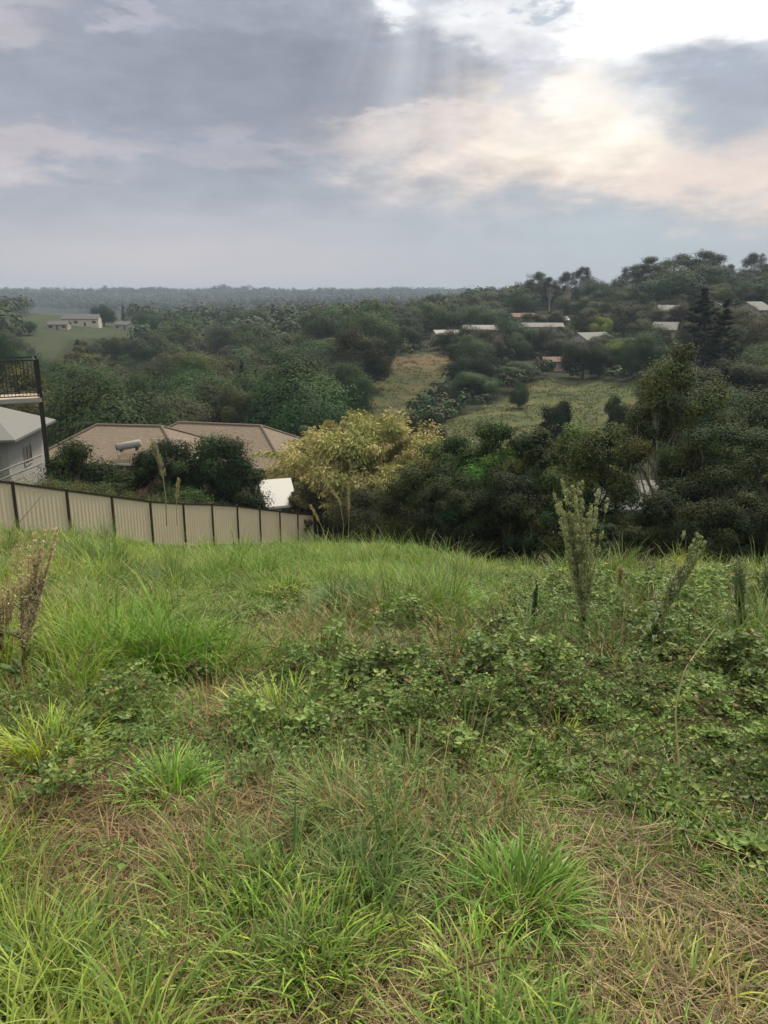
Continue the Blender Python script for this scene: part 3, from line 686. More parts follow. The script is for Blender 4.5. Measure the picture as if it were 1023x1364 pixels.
far_wood('scrub', 'low dark scrub filling the gaps between hillside trees and houses', 125, 430, 4600, 1, (.045, .062, .028), 7, 46, (1.6, 4.2), .7, clear=7, cover=False,
         cond=lambda pu, pv, x, Y: (pu > 520) & ~inside(pu, pv, FIELD1) & ~inside(pu, pv, FIELD2) & ~inside(pu, pv - 6, FIELD2) & ~inside(pu, pv - 6, FIELD1))
far_wood('distant_forest', 'hazy blue grey forest along the distant ridge line', 1100, 3150, 9500, 1, (.035, .048, .03), 4, 52, (11, 20), 3.2)

# ------------------------------------------------------------------ houses
def box(acc, x0, x1, y0, y1, z0, z1, mi=0):
    V = [(x0, y0, z0), (x1, y0, z0), (x1, y1, z0), (x0, y1, z0), (x0, y0, z1), (x1, y0, z1), (x1, y1, z1), (x0, y1, z1)]
    acc.add(V, np.array([[0, 3, 2, 1], [4, 5, 6, 7], [0, 1, 5, 4], [1, 2, 6, 5], [2, 3, 7, 6], [3, 0, 4, 7]]), np.ones(3), mi)
def bmesh_box(name, boxes, m, parent=None, **kw):
    a = Acc()
    for b in boxes: box(a, *b)
    return link(name, a.mesh(name, [m]), parent, **kw)
def roof_mesh(W, D, h, rise, ov=.5, hip=0.0, th=.14):
    """gable (hip=0) or hipped roof slab with thickness; ridge along x"""
    x, y = W / 2 + ov, D / 2 + ov; rx = x - hip * (D / 2 + ov)
    rx = max(rx, .05); drop = rise * ov / (D / 2)
    zb = h - drop
    top = [(-x, -y, zb), (x, -y, zb), (x, y, zb), (-x, y, zb), (-rx, 0, h + rise), (rx, 0, h + rise)]
    bot = [(a, b, c - th) for a, b, c in top]
    V = top + bot; a = Acc()
    Q = [[0, 1, 5, 4], [2, 3, 4, 5], [6, 10, 11, 7], [8, 11, 10, 9], [0, 6, 7, 1], [1, 7, 8, 2], [2, 8, 9, 3], [3, 9, 6, 0]]
    Tr = [[1, 2, 5], [3, 0, 4], [7, 11, 8], [9, 10, 6]]
    if hip < .01: Q = Q[:4] + [[0, 6, 7, 1], [2, 8, 9, 3]] + [[1, 7, 11, 5], [5, 11, 8, 2], [3, 9, 10, 4], [4, 10, 6, 0]]; Tr = []
    a.add(V, [np.array(Q)] + ([np.array(Tr)] if Tr else []), np.ones(3)); return a
def walls(W, D, h, rise, hip, base=-3.0):
    a = Acc(); x, y = W / 2, D / 2
    if hip > .01: box(a, -x, x, -y, y, base, h - .02); return a
    V = [(-x, -y, base), (x, -y, base), (x, y, base), (-x, y, base), (-x, -y, h - .1), (x, -y, h - .1), (x, y, h - .1), (-x, y, h - .1), (-x, 0, h + rise - .16), (x, 0, h + rise - .16)]
    a.add(V, [np.array([[0, 3, 2, 1], [0, 1, 5, 4], [2, 3, 7, 6]]), np.array([[1, 2, 6, 9, 5]]), np.array([[3, 0, 4, 8, 7]])], np.ones(3)); return a
def house(name, label, x, y, W, D, h, rise, rot, wall, roof, hip=0.0, wins=3, door=True, z=None, chimney=False, storeys=1, cat='house', ov=.5, group=None, sides=True):
    """front faces the camera side (-y local)"""
    zb = gz(x, y) if z is None else z
    root = link(name, None, None, label, cat, group, loc=(x, y, zb)); root.rotation_euler = (0, 0, rot)
    link('wall', walls(W, D, h, rise, hip).mesh('wall', [M[wall]]), root)
    rf = link('roof', roof_mesh(W, D, h, rise, ov, hip).mesh('roof', [M[roof]]), root)
    if roof.startswith('tile') and D > 7.2:
        X_, Y_ = W / 2 + ov, D / 2 + ov; rx_ = max(X_ - hip * Y_, .05); zb2 = h - rise * ov / (D / 2)
        for a_, b_ in ([(-rx_, 0, h + rise), (rx_, 0, h + rise)], [(-X_, -Y_, zb2), (-rx_, 0, h + rise)], [(X_, -Y_, zb2), (rx_, 0, h + rise)], [(X_, Y_, zb2), (rx_, 0, h + rise)], [(-X_, Y_, zb2), (-rx_, 0, h + rise)]):
            v_, f_ = tube([a_, b_], [.12, .12], 7); q_ = Acc(); q_.add(v_, f_, np.ones(3)); link('ridge_cap', q_.mesh('ridge_cap', [M['cap']]), rf)
        for (x0_, x1_, y0_, y1_) in ((-X_ - .09, X_ + .09, -Y_ - .10, -Y_ + .0), (X_ + .003, X_ + .10, -Y_ + .003, Y_)):
            bmesh_box('gutter', [(x0_, x1_, y0_, y1_, zb2 - .15, zb2 - .02)], M['gutter'], rf)
    if chimney: bmesh_box('chimney', [(W * .2, W * .2 + .8, .3, 1.1, h, h + rise + .8)], M['brick'], rf)
    def window(cx, cz, ww, hh, face):
        # face 0: front wall; 1: right side wall; 2 left side wall
        def B(a0, a1, z0, z1, o0, o1):
            if face == 0: return (a0, a1, -D / 2 - o1, -D / 2 - o0, z0, z1)
            if face == 1: return (W / 2 + o0, W / 2 + o1, a0, a1, z0, z1)
            return (-W / 2 - o1, -W / 2 - o0, a0, a1, z0, z1)
        w = bmesh_box('window', [B(cx - ww / 2, cx + ww / 2, cz - hh / 2, cz + hh / 2, -.02, .03)], M['glass'], root)
        t = .07
        bmesh_box('frame', [B(cx - ww / 2 - t, cx - ww / 2, cz - hh / 2 - t, cz + hh / 2 + t, -.02, .07), B(cx + ww / 2, cx + ww / 2 + t, cz - hh / 2 - t, cz + hh / 2 + t, -.02, .07),
                            B(cx - ww / 2, cx + ww / 2, cz + hh / 2, cz + hh / 2 + t, -.02, .068), B(cx - ww / 2, cx + ww / 2, cz - hh / 2 - t, cz - hh / 2, -.02, .068),
                            B(cx - .025, cx + .025, cz - hh / 2, cz + hh / 2, .03, .055)], M['white'], w)
    for s in range(storeys):
        z0 = h * (s + .55) / storeys
        for k in range(wins):
            cx = -W / 2 + W * (k + .5) / wins
            if door and s == 0 and k == wins // 2 and wins > 1:
                bmesh_box('door', [(cx - .45, cx + .45, -D / 2 - .04, -D / 2 + .02, 0.05, 2.1)], M['door'], root); continue
            window(cx, z0, min(1.7, W / wins * .55), 1.15, 0)
        if sides:
            for sd in (1, 2): window(0.0, z0, 1.3, 1.1, sd)
    return root
HZ = {}
hl = [
 ('house', 'long dark roofed house with white walls, largest on the left hilltop', 17, 9, 3.8, 2.0, .15, 'cream', 'darkroof', 0, 4, 0),
 ('house', 'small white walled house right of the big hilltop house on the left', 8, 7, 2.8, 1.5, -.2, 'white', 'darkroof', 0, 2, 0),
 ('house', 'low beige house left of and below the big hilltop house', 9, 7, 2.6, 1.4, .1, 'tan', 'darkroof', 0, 3, 0),
 ('house', 'white roofed house with tan front at the head of the dry paddock strip', 11, 8, 3.0, 1.4, .25, 'tan', 'whiteroof', 0, 3, 0),
 ('house', 'long low brown roofed house right of the head of the dry strip', 16, 7, 2.6, 1.2, 0, 'tan', 'darkroof', 0, 5, 0),
 ('house', 'long low white house in the middle of the right hillside', 18, 7, 2.7, 1.1, -.05, 'white', 'greyroof', 0, 5, 0),
 ('house', 'tiny pale roof showing in the wood above the dry strip', 8, 7, 2.6, 1.3, .3, 'white', 'greyroof', 0, 2, 0),
 ('house', 'brown brick house with steep pointed gable high on the hillside', 7, 8, 3.6, 3.4, 1.35, 'brick', 'tile_red', 0, 2, 0),
 ('house', 'small white roofed house just below the steep brown gable', 8, 6, 2.5, 1.1, .1, 'brick', 'whiteroof', 0, 2, 0),
 ('house', 'pale grey roofed house with white gable above the right paddock', 12, 8, 3.0, 1.8, .5, 'white', 'greyroof', 0, 3, 0),
 ('shed', 'low tan walled shed at the top edge of the right paddock', 8, 5, 2.3, .9, .05, 'tan', 'tile_red', 0, 2, 0),
 ('shed', 'tiny white shed between dark trees above the tan shed', 4, 4, 2.6, .9, .2, 'white', 'whiteroof', 0, 1, 0),
 ('house', 'cream house below the ridge gum trees with a grey roof', 9, 7, 2.8, 1.5, -.3, 'cream', 'greyroof', 0, 2, 0),
 ('house', 'white roofed house half hidden behind the black ragged conifer', 9, 7, 2.8, 1.6, .4, 'white', 'whiteroof', 0, 2, 0),
 ('house', 'white gabled house near the right picture edge on the hillside', 8, 7, 2.8, 1.9, .6, 'white', 'greyroof', 0, 2, 0),
 ('house', 'pinkish roofed house left of the black ragged conifer', 7, 6, 2.7, 1.7, -.5, 'tan', 'greyroof', 0, 2, 0),
 ('house', 'low tan house on the skyline gap right of the gum clump', 7, 6, 2.6, 1.2, 0, 'tan', 'greyroof', 0, 2, 0),
 ('house', 'brown roofed house between trees left of the steep brown gable', 9, 7, 2.7, 1.3, .2, 'tan', 'tile_red', 0, 2, 0),
]
for (u, Y, wm), (nm, lab, W, D, h, rise, rot, wl, rf, hip, nw, ch) in zip(HOUSE_SPOTS, hl):
    if Y < 300: W *= .82
    x = ray(u, 560)[0] * Y
    house(nm, lab, x, Y, W, D, h, rise, rot, wl, rf, hip, nw, chimney=False, ov=.4, sides=Y < 300)

# white gabled house at the left edge behind the fence
def white_house():
    Y = 46.0; x = ray(18, 590)[0] * Y; ze = ray(85, 556)[1] * Y
    zb = gz(x, Y); h = ze - zb + .1
    return house('white_house', 'white two storey house with pale grey roof behind the left end of the fence', x - 4.1, Y + 2.6, 7.0, 6.5, h, 1.35, R(6), 'white', 'greyroof', .75, 3, storeys=2, ov=.75)
white_house()

# ------------------------------------------------------------------ fence
FX, FY, FA = -11.75, 24.5, R(18)
def fence():
    dx, dy = math.sin(FA), math.cos(FA); N0, N1 = -4, 10
    tops = {0: -5.653, 1: -6.446, 2: -7.228, 3: -8.016, 4: -8.70, 5: -9.327, 6: -9.997, 7: -10.758, 8: -11.494, 9: -12.245, 10: -12.95, -1: -4.9, -2: -4.25, -3: -3.6, -4: -3.0}
    root = link('fence', None, None, 'cream steel panel fence with dark brown posts stepping down the slope behind the grass', 'fence', loc=(FX, FY, 0))
    def at(t): return np.array([dx * t * 2.4, dy * t * 2.4])
    for k in range(N0, N1):
        a, b = at(k), at(k + 1); za, zb_ = tops[k], tops[k + 1]
        # ribbed panel
        n = 49; t = np.linspace(0.012, .988, n); off = np.where((np.arange(n) // 2) % 2 == 0, .005, -.005)
        nx, ny = -dy, dx
        px = a[0] + (b[0] - a[0]) * t + nx * off; py = a[1] + (b[1] - a[1]) * t + ny * off; pz = za + (zb_ - za) * t
        th = .003
        F_ = np.stack([px, py, pz - .03], 1); B_ = np.stack([px, py, pz - 1.95], 1); F2 = F_ + [nx * th, ny * th, 0]; B2 = B_ + [nx * th, ny * th, 0]
        V = np.concatenate([F_, B_, F2, B2]); i = np.arange(n - 1)
        Q = np.concatenate([np.stack([i, i + n, i + n + 1, i + 1], 1), np.stack([i + 2 * n, i + 2 * n + 1, i + 3 * n + 1, i + 3 * n], 1), np.stack([i, i + 1, i + 2 * n + 1, i + 2 * n], 1)])
        A1 = Acc(); A1.add(V, Q, np.ones(3)); link('panel', A1.mesh('panel', [M['panel']]), root)
        # capping rail
        A2 = Acc(); hw = .03
        V = []
        for p, z in ((a, za), (b, zb_)):
            for s, q in ((-1, -.04), (1, -.04), (1, .025), (-1, .025)): V.append((p[0] + nx * hw * s, p[1] + ny * hw * s, z + q))
        A2.add(V, np.array([[0, 1, 5, 4], [1, 2, 6, 5], [2, 3, 7, 6], [3, 0, 4, 7], [0, 3, 2, 1], [4, 5, 6, 7]]), np.ones(3)); link('rail', A2.mesh('rail', [M['post']]), root)
    for k in range(N0, N1 + 1):
        p = at(k); z = tops[k]; a = Acc(); box(a, -.045, .045, -.045, .045, -2.3, .05); me = a.mesh('post', [M['post']])
        o = link('post', me, root, loc=(p[0], p[1], z)); o.rotation_euler = (0, 0, -FA)
fence()


# ------------------------------------------------------------------ behind the fence: tiled roofs, shed, balcony
def px(u, v, Y): a, b = ray(u, v); return np.array([a * Y, Y, b * Y])
def tiled_houses():
    Y = 60.0; p = px(172, 567, Y); zb = gz(p[0], Y)
    a = house('tiled_house', 'brown tiled hip roofed house carrying a white tank, behind the fence', p[0], Y, 10.5, 7.5, p[2] - zb - 1.7, 1.7, R(-8), 'brick', 'tile', .75, 2, ov=.6)
    Y2 = 66.0; q = px(292, 565, Y2); zb2 = gz(q[0], Y2)
    house('tiled_house', 'wider brown tiled hip roofed house between the tank roof and the yellow bamboo', q[0], Y2, 14.0, 8.5, q[2] - zb2 - 2.1, 2.1, R(-14), 'brick', 'tile', .8, 3, ov=.6)
    # tank on the roof slope
    c = px(172, 593, 56.3); root = link('roof_tank', None, None, 'white cylinder tank with a dark open end lying on the brown tiled roof', 'tank', loc=c)
    d = np.array([.97, .12, .17]); v, f = tube([-.85 * d, -.8 * d, .8 * d, .85 * d], [.2, .27, .27, .2], 18); A1 = Acc(); A1.add(v, f, np.ones(3)); link('tank_shell', A1.mesh('tank_shell', [M['whiteroof']], True), root)
    v, f = tube([-.93 * d, -.84 * d], [.2, .2], 18); A1 = Acc(); A1.add(v, f, np.ones(3)); link('end_cap', A1.mesh('end_cap', [M['black']]), root)
    bmesh_box('bracket', [(-.6, -.5, -.25, .25, -.45, -.2), (.5, .6, -.25, .25, -.36, -.1)], M['black'], root)
    # white roofed shed
    Y3 = 47.5; p = px(366, 638, Y3); zb = gz(p[0], Y3)
    house('garden_shed', 'small shed with a white sheet roof between the fence and the yellow bamboo', p[0], Y3, 1.6, 2.7, p[2] - zb - 1.15, 1.15, R(20), 'cream', 'brightroof', 0, 1, door=False, cat='shed', ov=.2)
    # white building glimpsed through the right hand trees
    Y4 = 46.0; p = px(838, 640, Y4); zb = gz(p[0], Y4)
    house('white_building', 'white building glimpsed through the gap in the dark trees behind the tall dock', p[0], Y4, 6.4, 5, p[2] - zb - .9, .9, R(6), 'whiteroof', 'greyroof', 0, 3, ov=.3)
tiled_houses()
def balcony():
    Y = 40.0; R0 = px(47, 479, Y); x0 = px(-60, 479, Y)[0]; x1 = R0[0]; zt = R0[2]; zd = px(40, 531, Y)[2]; g0 = gz(x1, Y); D = 2.6
    root = link('balcony', None, None, 'raised balcony caged in black bars on a tall black post at the left edge', 'balcony', loc=(x1, Y, g0)); root.rotation_euler = (0, 0, R(25))
    w = x1 - x0; h = zd - g0; t = zt - g0
    bmesh_box('deck', [(-w, .05, -.05, D, h - .22, h)], M['tan'], root)
    bmesh_box('deck_edge', [(-w, .10, -.12, -.052, h - .16, h + .05)], M['white'], root)
    bars = [(-w, 0, -.03, .03, t - .06, t), (-w, 0, D - .06, D, t - .06, t), (-w, 0, -.025, .025, h + .12, h + .17), (-.06, 0, .03, D - .06, t - .055, t - .005)]
    n = int(w / .17)
    for k in range(n): bars.append((-w + k * .17, -w + k * .17 + .025, -.012, .012, h + .17, t - .06))
    for k in range(14): bars.append((-.035, -.012, .12 + k * .17, .145 + k * .17, h + .002, t - .055))
    for k in range(int(w / .34)): bars.append((-w + k * .34, -w + k * .34 + .025, D - .045, D - .02, h + .002, t - .06))
    bmesh_box('railing', bars, M['black'], root)
    for (px_, py) in ((0, 0), (-2.4, 0), (0, D)):
        bmesh_box('post', [(px_ - .0, px_ + .15, py - .07, py + .07, -.6, t + .03)], M['black'], root)
balcony()
def handrail():
    Y = 36.0; a = px(56, 606, Y); b = px(-30, 640, Y); root = link('handrail', None, None, 'white sloping double handrail below the white house at the left edge', 'handrail', loc=tuple(a))
    for k, dz in enumerate((0, -.38)):
        v, f = tube([np.array([0, 0, dz]), (b - a) * .5 + [0, 0, dz], b - a + [0, 0, dz]], [.04] * 3, 8); A1 = Acc(); A1.add(v, f, np.ones(3)); link('rail', A1.mesh('rail', [M['white']], True), root)
    for t in (0.02, .5, .97):
        q = (b - a) * t; v, f = tube([q + [0, 0, .04], q + [0, 0, -2.6]], [.035, .035], 8); A1 = Acc(); A1.add(v, f, np.ones(3)); link('post', A1.mesh('post', [M['white']], True), root)
handrail()

# ------------------------------------------------------------------ near trees and bushes
nt = [
 # name, u, vtop, wpx, Y, seed, base, leaf, n_leaf, K, label, extra
 ('bush', 112, 568, 134, 41, 101, (.030, .052, .020), .15, 800, 46, 'dark green bush in front of the white house end, behind the fence', S(low=-.95)),
 ('bush', 215, 562, 116, 42, 102, (.026, .045, .018), .15, 900, 46, 'dark pointed bush below the white tank, behind the fence', S(low=-.95, shape='tall')),
 ('bush', 288, 560, 142, 43, 103, (.024, .042, .018), .15, 950, 50, 'largest dark bush behind the fence, in front of the wider tiled roof', S(low=-.95, shape='tall')),
 ('bush', 318, 648, 70, 45, 104, (.045, .085, .030), .13, 320, 30, 'low mid green ferny bush behind the fence under the white shed roof', S(low=-.95, clump=.2)),
 ('bush', 240, 640, 90, 37, 105, (.040, .075, .028), .12, 320, 30, 'low green bush behind the fence at the foot of the dark bushes', S(low=-.95, clump=.2)),
 ('bush', 392, 646, 44, 46.6, 106, (.050, .050, .030), .13, 360, 30, 'brownish grey bush between the white shed roof and the bamboo', S(low=-.9)),
 ('bush', 400, 545, 40, 70, 107, (.13, .125, .085), .2, 160, 18, 'small pale flowering bush beside the yellow bamboo top', S(low=-.9)),
 ('tree', 600, 566, 120, 42, 110, (.032, .060, .020), .15, 620, 44, 'dark green tree right behind the right flank of the yellow bamboo', S()),
 ('tree', 655, 541, 130, 38, 111, (.060, .115, .028), .15, 620, 46, 'fresh green leafy tree in the thicket right of the bamboo', S(var=.4)),
 ('tree', 716, 549, 110, 36, 112, (.055, .075, .030), .14, 620, 44, 'olive green tree in the middle of the right hand thicket', S()),
 ('tree', 790, 532, 150, 34, 113, (.085, .105, .038), .13, 700, 50, 'pale olive tree standing directly behind the tall dock plant', S(low=-.5, var=.35)),
 ('tree', 832, 526, 60, 46, 114, (.022, .036, .018), .15, 420, 34, 'narrow dark tree tips above the pale olive tree', S(shape='tall')),
 ('tree', 905, 432, 185, 31, 115, (.075, .092, .042), .11, 620, 74, 'tallest airy olive tree of the right thicket with pale limbs', S(shape='tall', bark='palebark', low=-.75, clump=.13, shell=.3)),
 ('tree', 990, 512, 210, 26, 116, (.030, .044, .022), .10, 900, 60, 'big dark tree with layered boughs at the right picture edge', S(shape='layered', low=-.9)),
 ('tree', 1040, 476, 180, 34, 117, (.035, .05, .024), .13, 620, 44, 'dark tree behind the layered one, cut by the right picture edge', S()),
 ('tree', 940, 536, 130, 29, 118, (.045, .058, .028), .11, 600, 46, 'dull dark tree between the airy olive tree and the layered one', S(low=-.9)),
 ('tree', 975, 484, 120, 44, 119, (.060, .085, .034), .15, 520, 40, 'mid green tree showing above the layered dark tree', S()),
 ('bush', 560, 600, 130, 34, 120, (.050, .060, .026), .11, 560, 44, 'olive brown bush below the right side of the yellow bamboo', S(low=-.95)),
 ('bush', 490, 650, 130, 44, 121, (.042, .044, .024), .11, 560, 44, 'shadowy brown bush at the foot of the yellow bamboo', S(low=-.95)),
 ('bush', 610, 622, 120, 28, 122, (.026, .036, .016), .09, 620, 46, 'dark bush at the grass edge below the fresh green tree', S(low=-.95)),
 ('bush', 680, 618, 130, 27, 123, (.024, .032, .016), .09, 640, 46, 'dark bush with a few white flecks at the grass edge, centre of the thicket', S(low=-.95)),
 ('bush', 748, 622, 110, 25, 124, (.026, .038, .016), .09, 600, 44, 'dark bush at the grass edge left of the tall dock plant', S(low=-.95)),
 ('bush', 888, 640, 130, 24, 125, (.024, .034, .016), .09, 620, 44, 'dark bush at the grass edge between the tall dock and the leaning one', S(low=-.95)),
 ('bush', 965, 650, 140, 22, 126, (.024, .034, .016), .08, 700, 46, 'dark bush under the layered tree behind the leaning dock', S(low=-.95)),
 ('bush', 1045, 620, 130, 22, 127, (.026, .036, .018), .08, 600, 44, 'dark bush at the grass edge cut by the right picture edge', S(low=-.95)),
 ('bush', 820, 690, 70, 23, 128, (.03, .042, .018), .08, 380, 30, 'low dark bush in front of the white building gap', S(low=-.95)),
 ('bush', 436, 664, 90, 49, 129, (.032, .034, .020), .10, 420, 34, 'dark brown bush touching the right end of the fence', S(low=-.95)),
]
for (nm, u, vt, w, Y, sd_, base, leaf, nl, K, lab, ex) in nt:
    near_tree(nm, u, vt, w, Y, sd_, base, leaf, nl, K, lab, cat=nm, **ex)

def bamboo():
    g = rng(200); Y = 53.0; u = 486; x = ray(u, 600)[0] * Y; zb = gz(x, Y); H = ray(u, 550)[1] * Y - zb
    root = link('bamboo_clump', None, None, 'large feathery golden yellow bamboo clump at the end of the fence', 'bamboo', loc=(x, Y, zb))
    cu, lf = Acc(), Acc(); P, D_, Cc = [], [], []
    for k in range(150):
        az = g.random() * 6.283; out = g.random() ** .5 * 6.6; hh = H * g.uniform(.85, 1.06) * (1 - .26 * (out / 6.4) ** 2)
        b0 = np.array([g.normal() * 1.1, g.normal() * .9, -.3]); t = np.linspace(0, 1, 9)[:, None]
        dirv = np.array([math.cos(az), math.sin(az), 0])
        pth = b0 + dirv * out * t ** 1.7 + np.array([0, 0, 1]) * (hh * np.sin(t * 1.45) / math.sin(1.45)) - np.array([0, 0, 1]) * (t ** 4) * out * .22
        v, f = tube(pth, np.linspace(.035, .006, 9), 5); cu.add(v, f, np.ones(3))
        m = 380; tt = .22 + .78 * g.random(m) ** .75; i = np.clip((tt * 8).astype(int), 0, 7); fr = (tt * 8 - i)[:, None]
        p = pth[i] * (1 - fr) + pth[i + 1] * fr; spread = (.22 + .5 * np.sin(np.clip(tt, 0, 1) * 3.0))[:, None]
        off = unit(g.normal(size=(m, 3))) * spread * g.random((m, 1)) ** .5 * .9; off[:, 2] = off[:, 2] * .6 - .12
        P.append(p + off); a2 = unit(off + dirv * .5 + np.array([0, 0, -.35]) + g.normal(size=(m, 3)) * .3); D_.append(a2)
        tone = g.uniform(.75, 1.25); gold = g.random(); c = np.array([.48, .40, .18]) * gold + np.array([.31, .33, .12]) * (1 - gold)
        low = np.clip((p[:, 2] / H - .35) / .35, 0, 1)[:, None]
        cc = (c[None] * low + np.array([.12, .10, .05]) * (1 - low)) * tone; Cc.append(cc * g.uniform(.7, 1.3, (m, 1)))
    C2 = dome_centres(g, 110, 6.7, H * .45, H * .52, low=-.85); i2 = np.repeat(np.arange(110), 420); n2 = len(i2)
    off = unit(g.normal(size=(n2, 3))) * (g.random((n2, 1)) ** .5) * g.uniform(.7, 1.25, 110)[i2][:, None]; p2 = C2[i2] + off
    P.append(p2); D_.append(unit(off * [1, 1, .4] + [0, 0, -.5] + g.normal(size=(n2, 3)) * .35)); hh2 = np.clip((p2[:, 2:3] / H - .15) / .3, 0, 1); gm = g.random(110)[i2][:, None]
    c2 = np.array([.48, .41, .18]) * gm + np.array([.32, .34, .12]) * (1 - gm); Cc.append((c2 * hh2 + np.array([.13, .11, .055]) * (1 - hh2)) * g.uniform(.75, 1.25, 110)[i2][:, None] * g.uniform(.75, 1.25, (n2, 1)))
    P = np.concatenate(P); D_ = np.concatenate(D_); Cc = np.concatenate(Cc)
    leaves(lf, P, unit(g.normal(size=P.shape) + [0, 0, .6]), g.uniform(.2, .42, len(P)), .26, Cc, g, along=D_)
    link('leaves', lf.mesh('bamboo_leaves', [M['leaf']]), root); link('canes', cu.mesh('bamboo_canes', [M['cane']], True), root)
M['cane'] = solid_mat('bamboo_cane', (.26, .21, .10), .6, .25, 6)
bamboo()

def hedge():
    g = rng(210); dx, dy = math.sin(FA), math.cos(FA); nx, ny = -dy, dx
    K = 150; t = g.uniform(-9, 16.5, K); C = np.stack([dx * t + nx * (.75 + g.random(K) * .7), dy * t + ny * (.75 + g.random(K) * .7), np.interp(t / 2.4, [-4, 0, 3, 6, 9, 10], [-3.0, -5.65, -8.0, -10.0, -12.24, -12.95]) + g.uniform(-.5, .12, K) - sst(t, 10, 16) * .5], 1)
    C = C - np.array([0, 0, 0]); root = link('hedge', None, None, 'grey green straggly hedge topping the fence from behind at its left end', 'hedge', loc=(FX, FY, 0))
    cr = Acc(); crown(cr, g, C, g.uniform(.3, .55, K), 380, .06, .4, (.13, .14, .085), .25, .9, (0, 0, -12), shell=.3)
    link('foliage', cr.mesh('foliage', [M['leaf']]), root)
    st = Acc()
    for k in range(0, K, 3):
        b = C[k].copy(); b[2] -= 1.9; v, f = tube(branch_path(b, C[k], g, 4), [.02, .015, .012, .006], 5); st.add(v, f, np.ones(3))
    link('stems', st.mesh('stems', [M['bark']]), root)
hedge()

# ------------------------------------------------------------------ grass
GREEN = np.array([.15, .285, .045]); MID = np.array([.125, .195, .05]); BLUE = np.array([.085, .155, .055]); LIME = np.array([.32, .42, .06])
STRAW = np.array([.46, .36, .18]); TAN = np.array([.27, .18, .095]); RUST = np.array([.24, .14, .08])
def gauss(u, v, cu, cv, su, sv): return np.exp(-((u - cu) / su) ** 2 - ((v - cv) / sv) ** 2)
def dryness(u, v, x, y):
    d = .10 + .48 * sst(fbm(x * 2.6, y * 2.6, 41, 5), .42, .66)
    for c in ((110, 1170, 100, 50, .6), (190, 1120, 60, 30, .4), (430, 1085, 150, 24, .6), (560, 1310, 45, 80, .6), (860, 1150, 100, 45, .3), (395, 845, 55, 22, .9), (590, 872, 60, 22, .5),
              (30, 800, 60, 70, .5), (760, 1310, 90, 40, .5), (270, 1330, 60, 40, .5), (950, 1230, 80, 60, .5), (150, 1060, 120, 25, .6), (700, 790, 60, 12, .5), (0, 1080, 60, 30, .4), (920, 1200, 170, 130, -.35), (720, 1080, 120, 40, -.3)):
        d = d + c[4] * gauss(u, v, *c[:4])
    for c in ((380, 1220, 110, 60, .5), (685, 1180, 90, 60, .5), (215, 1020, 60, 40, .5), (60, 1320, 70, 60, .5), (230, 830, 110, 60, .4), (560, 780, 100, 40, .5), (500, 740, 300, 14, .5)):
        d = d - c[4] * gauss(u, v, *c[:4])
    return np.clip(d, 0.02, .84)
def bramble_mask(u, v, x, y):
    m = np.maximum.reduce([gauss(u, v, 800, 930, 330, 120), gauss(u, v, 420, 975, 170, 62), gauss(u, v, 640, 1010, 140, 60) , gauss(u, v, 980, 1000, 160, 110), gauss(u, v, 850, 830, 260, 50), gauss(u, v, 360, 930, 200, 40)*.8])
    return np.clip(m + (fbm(x * 2.2, y * 2.2, 61) - .45) * 1.3, 0, 1)
def sample(g, n, r0, r1, p, half=36):
    """points in the wedge in front of the camera; area density falls as r**-p"""
    q = 2 - p; t = g.random(n); r = (r0 ** q + (r1 ** q - r0 ** q) * t) ** (1 / q) if abs(q) > 1e-3 else r0 * (r1 / r0) ** t
    a = g.uniform(-R(half), R(half), n); return np.sin(a) * r, np.cos(a) * r
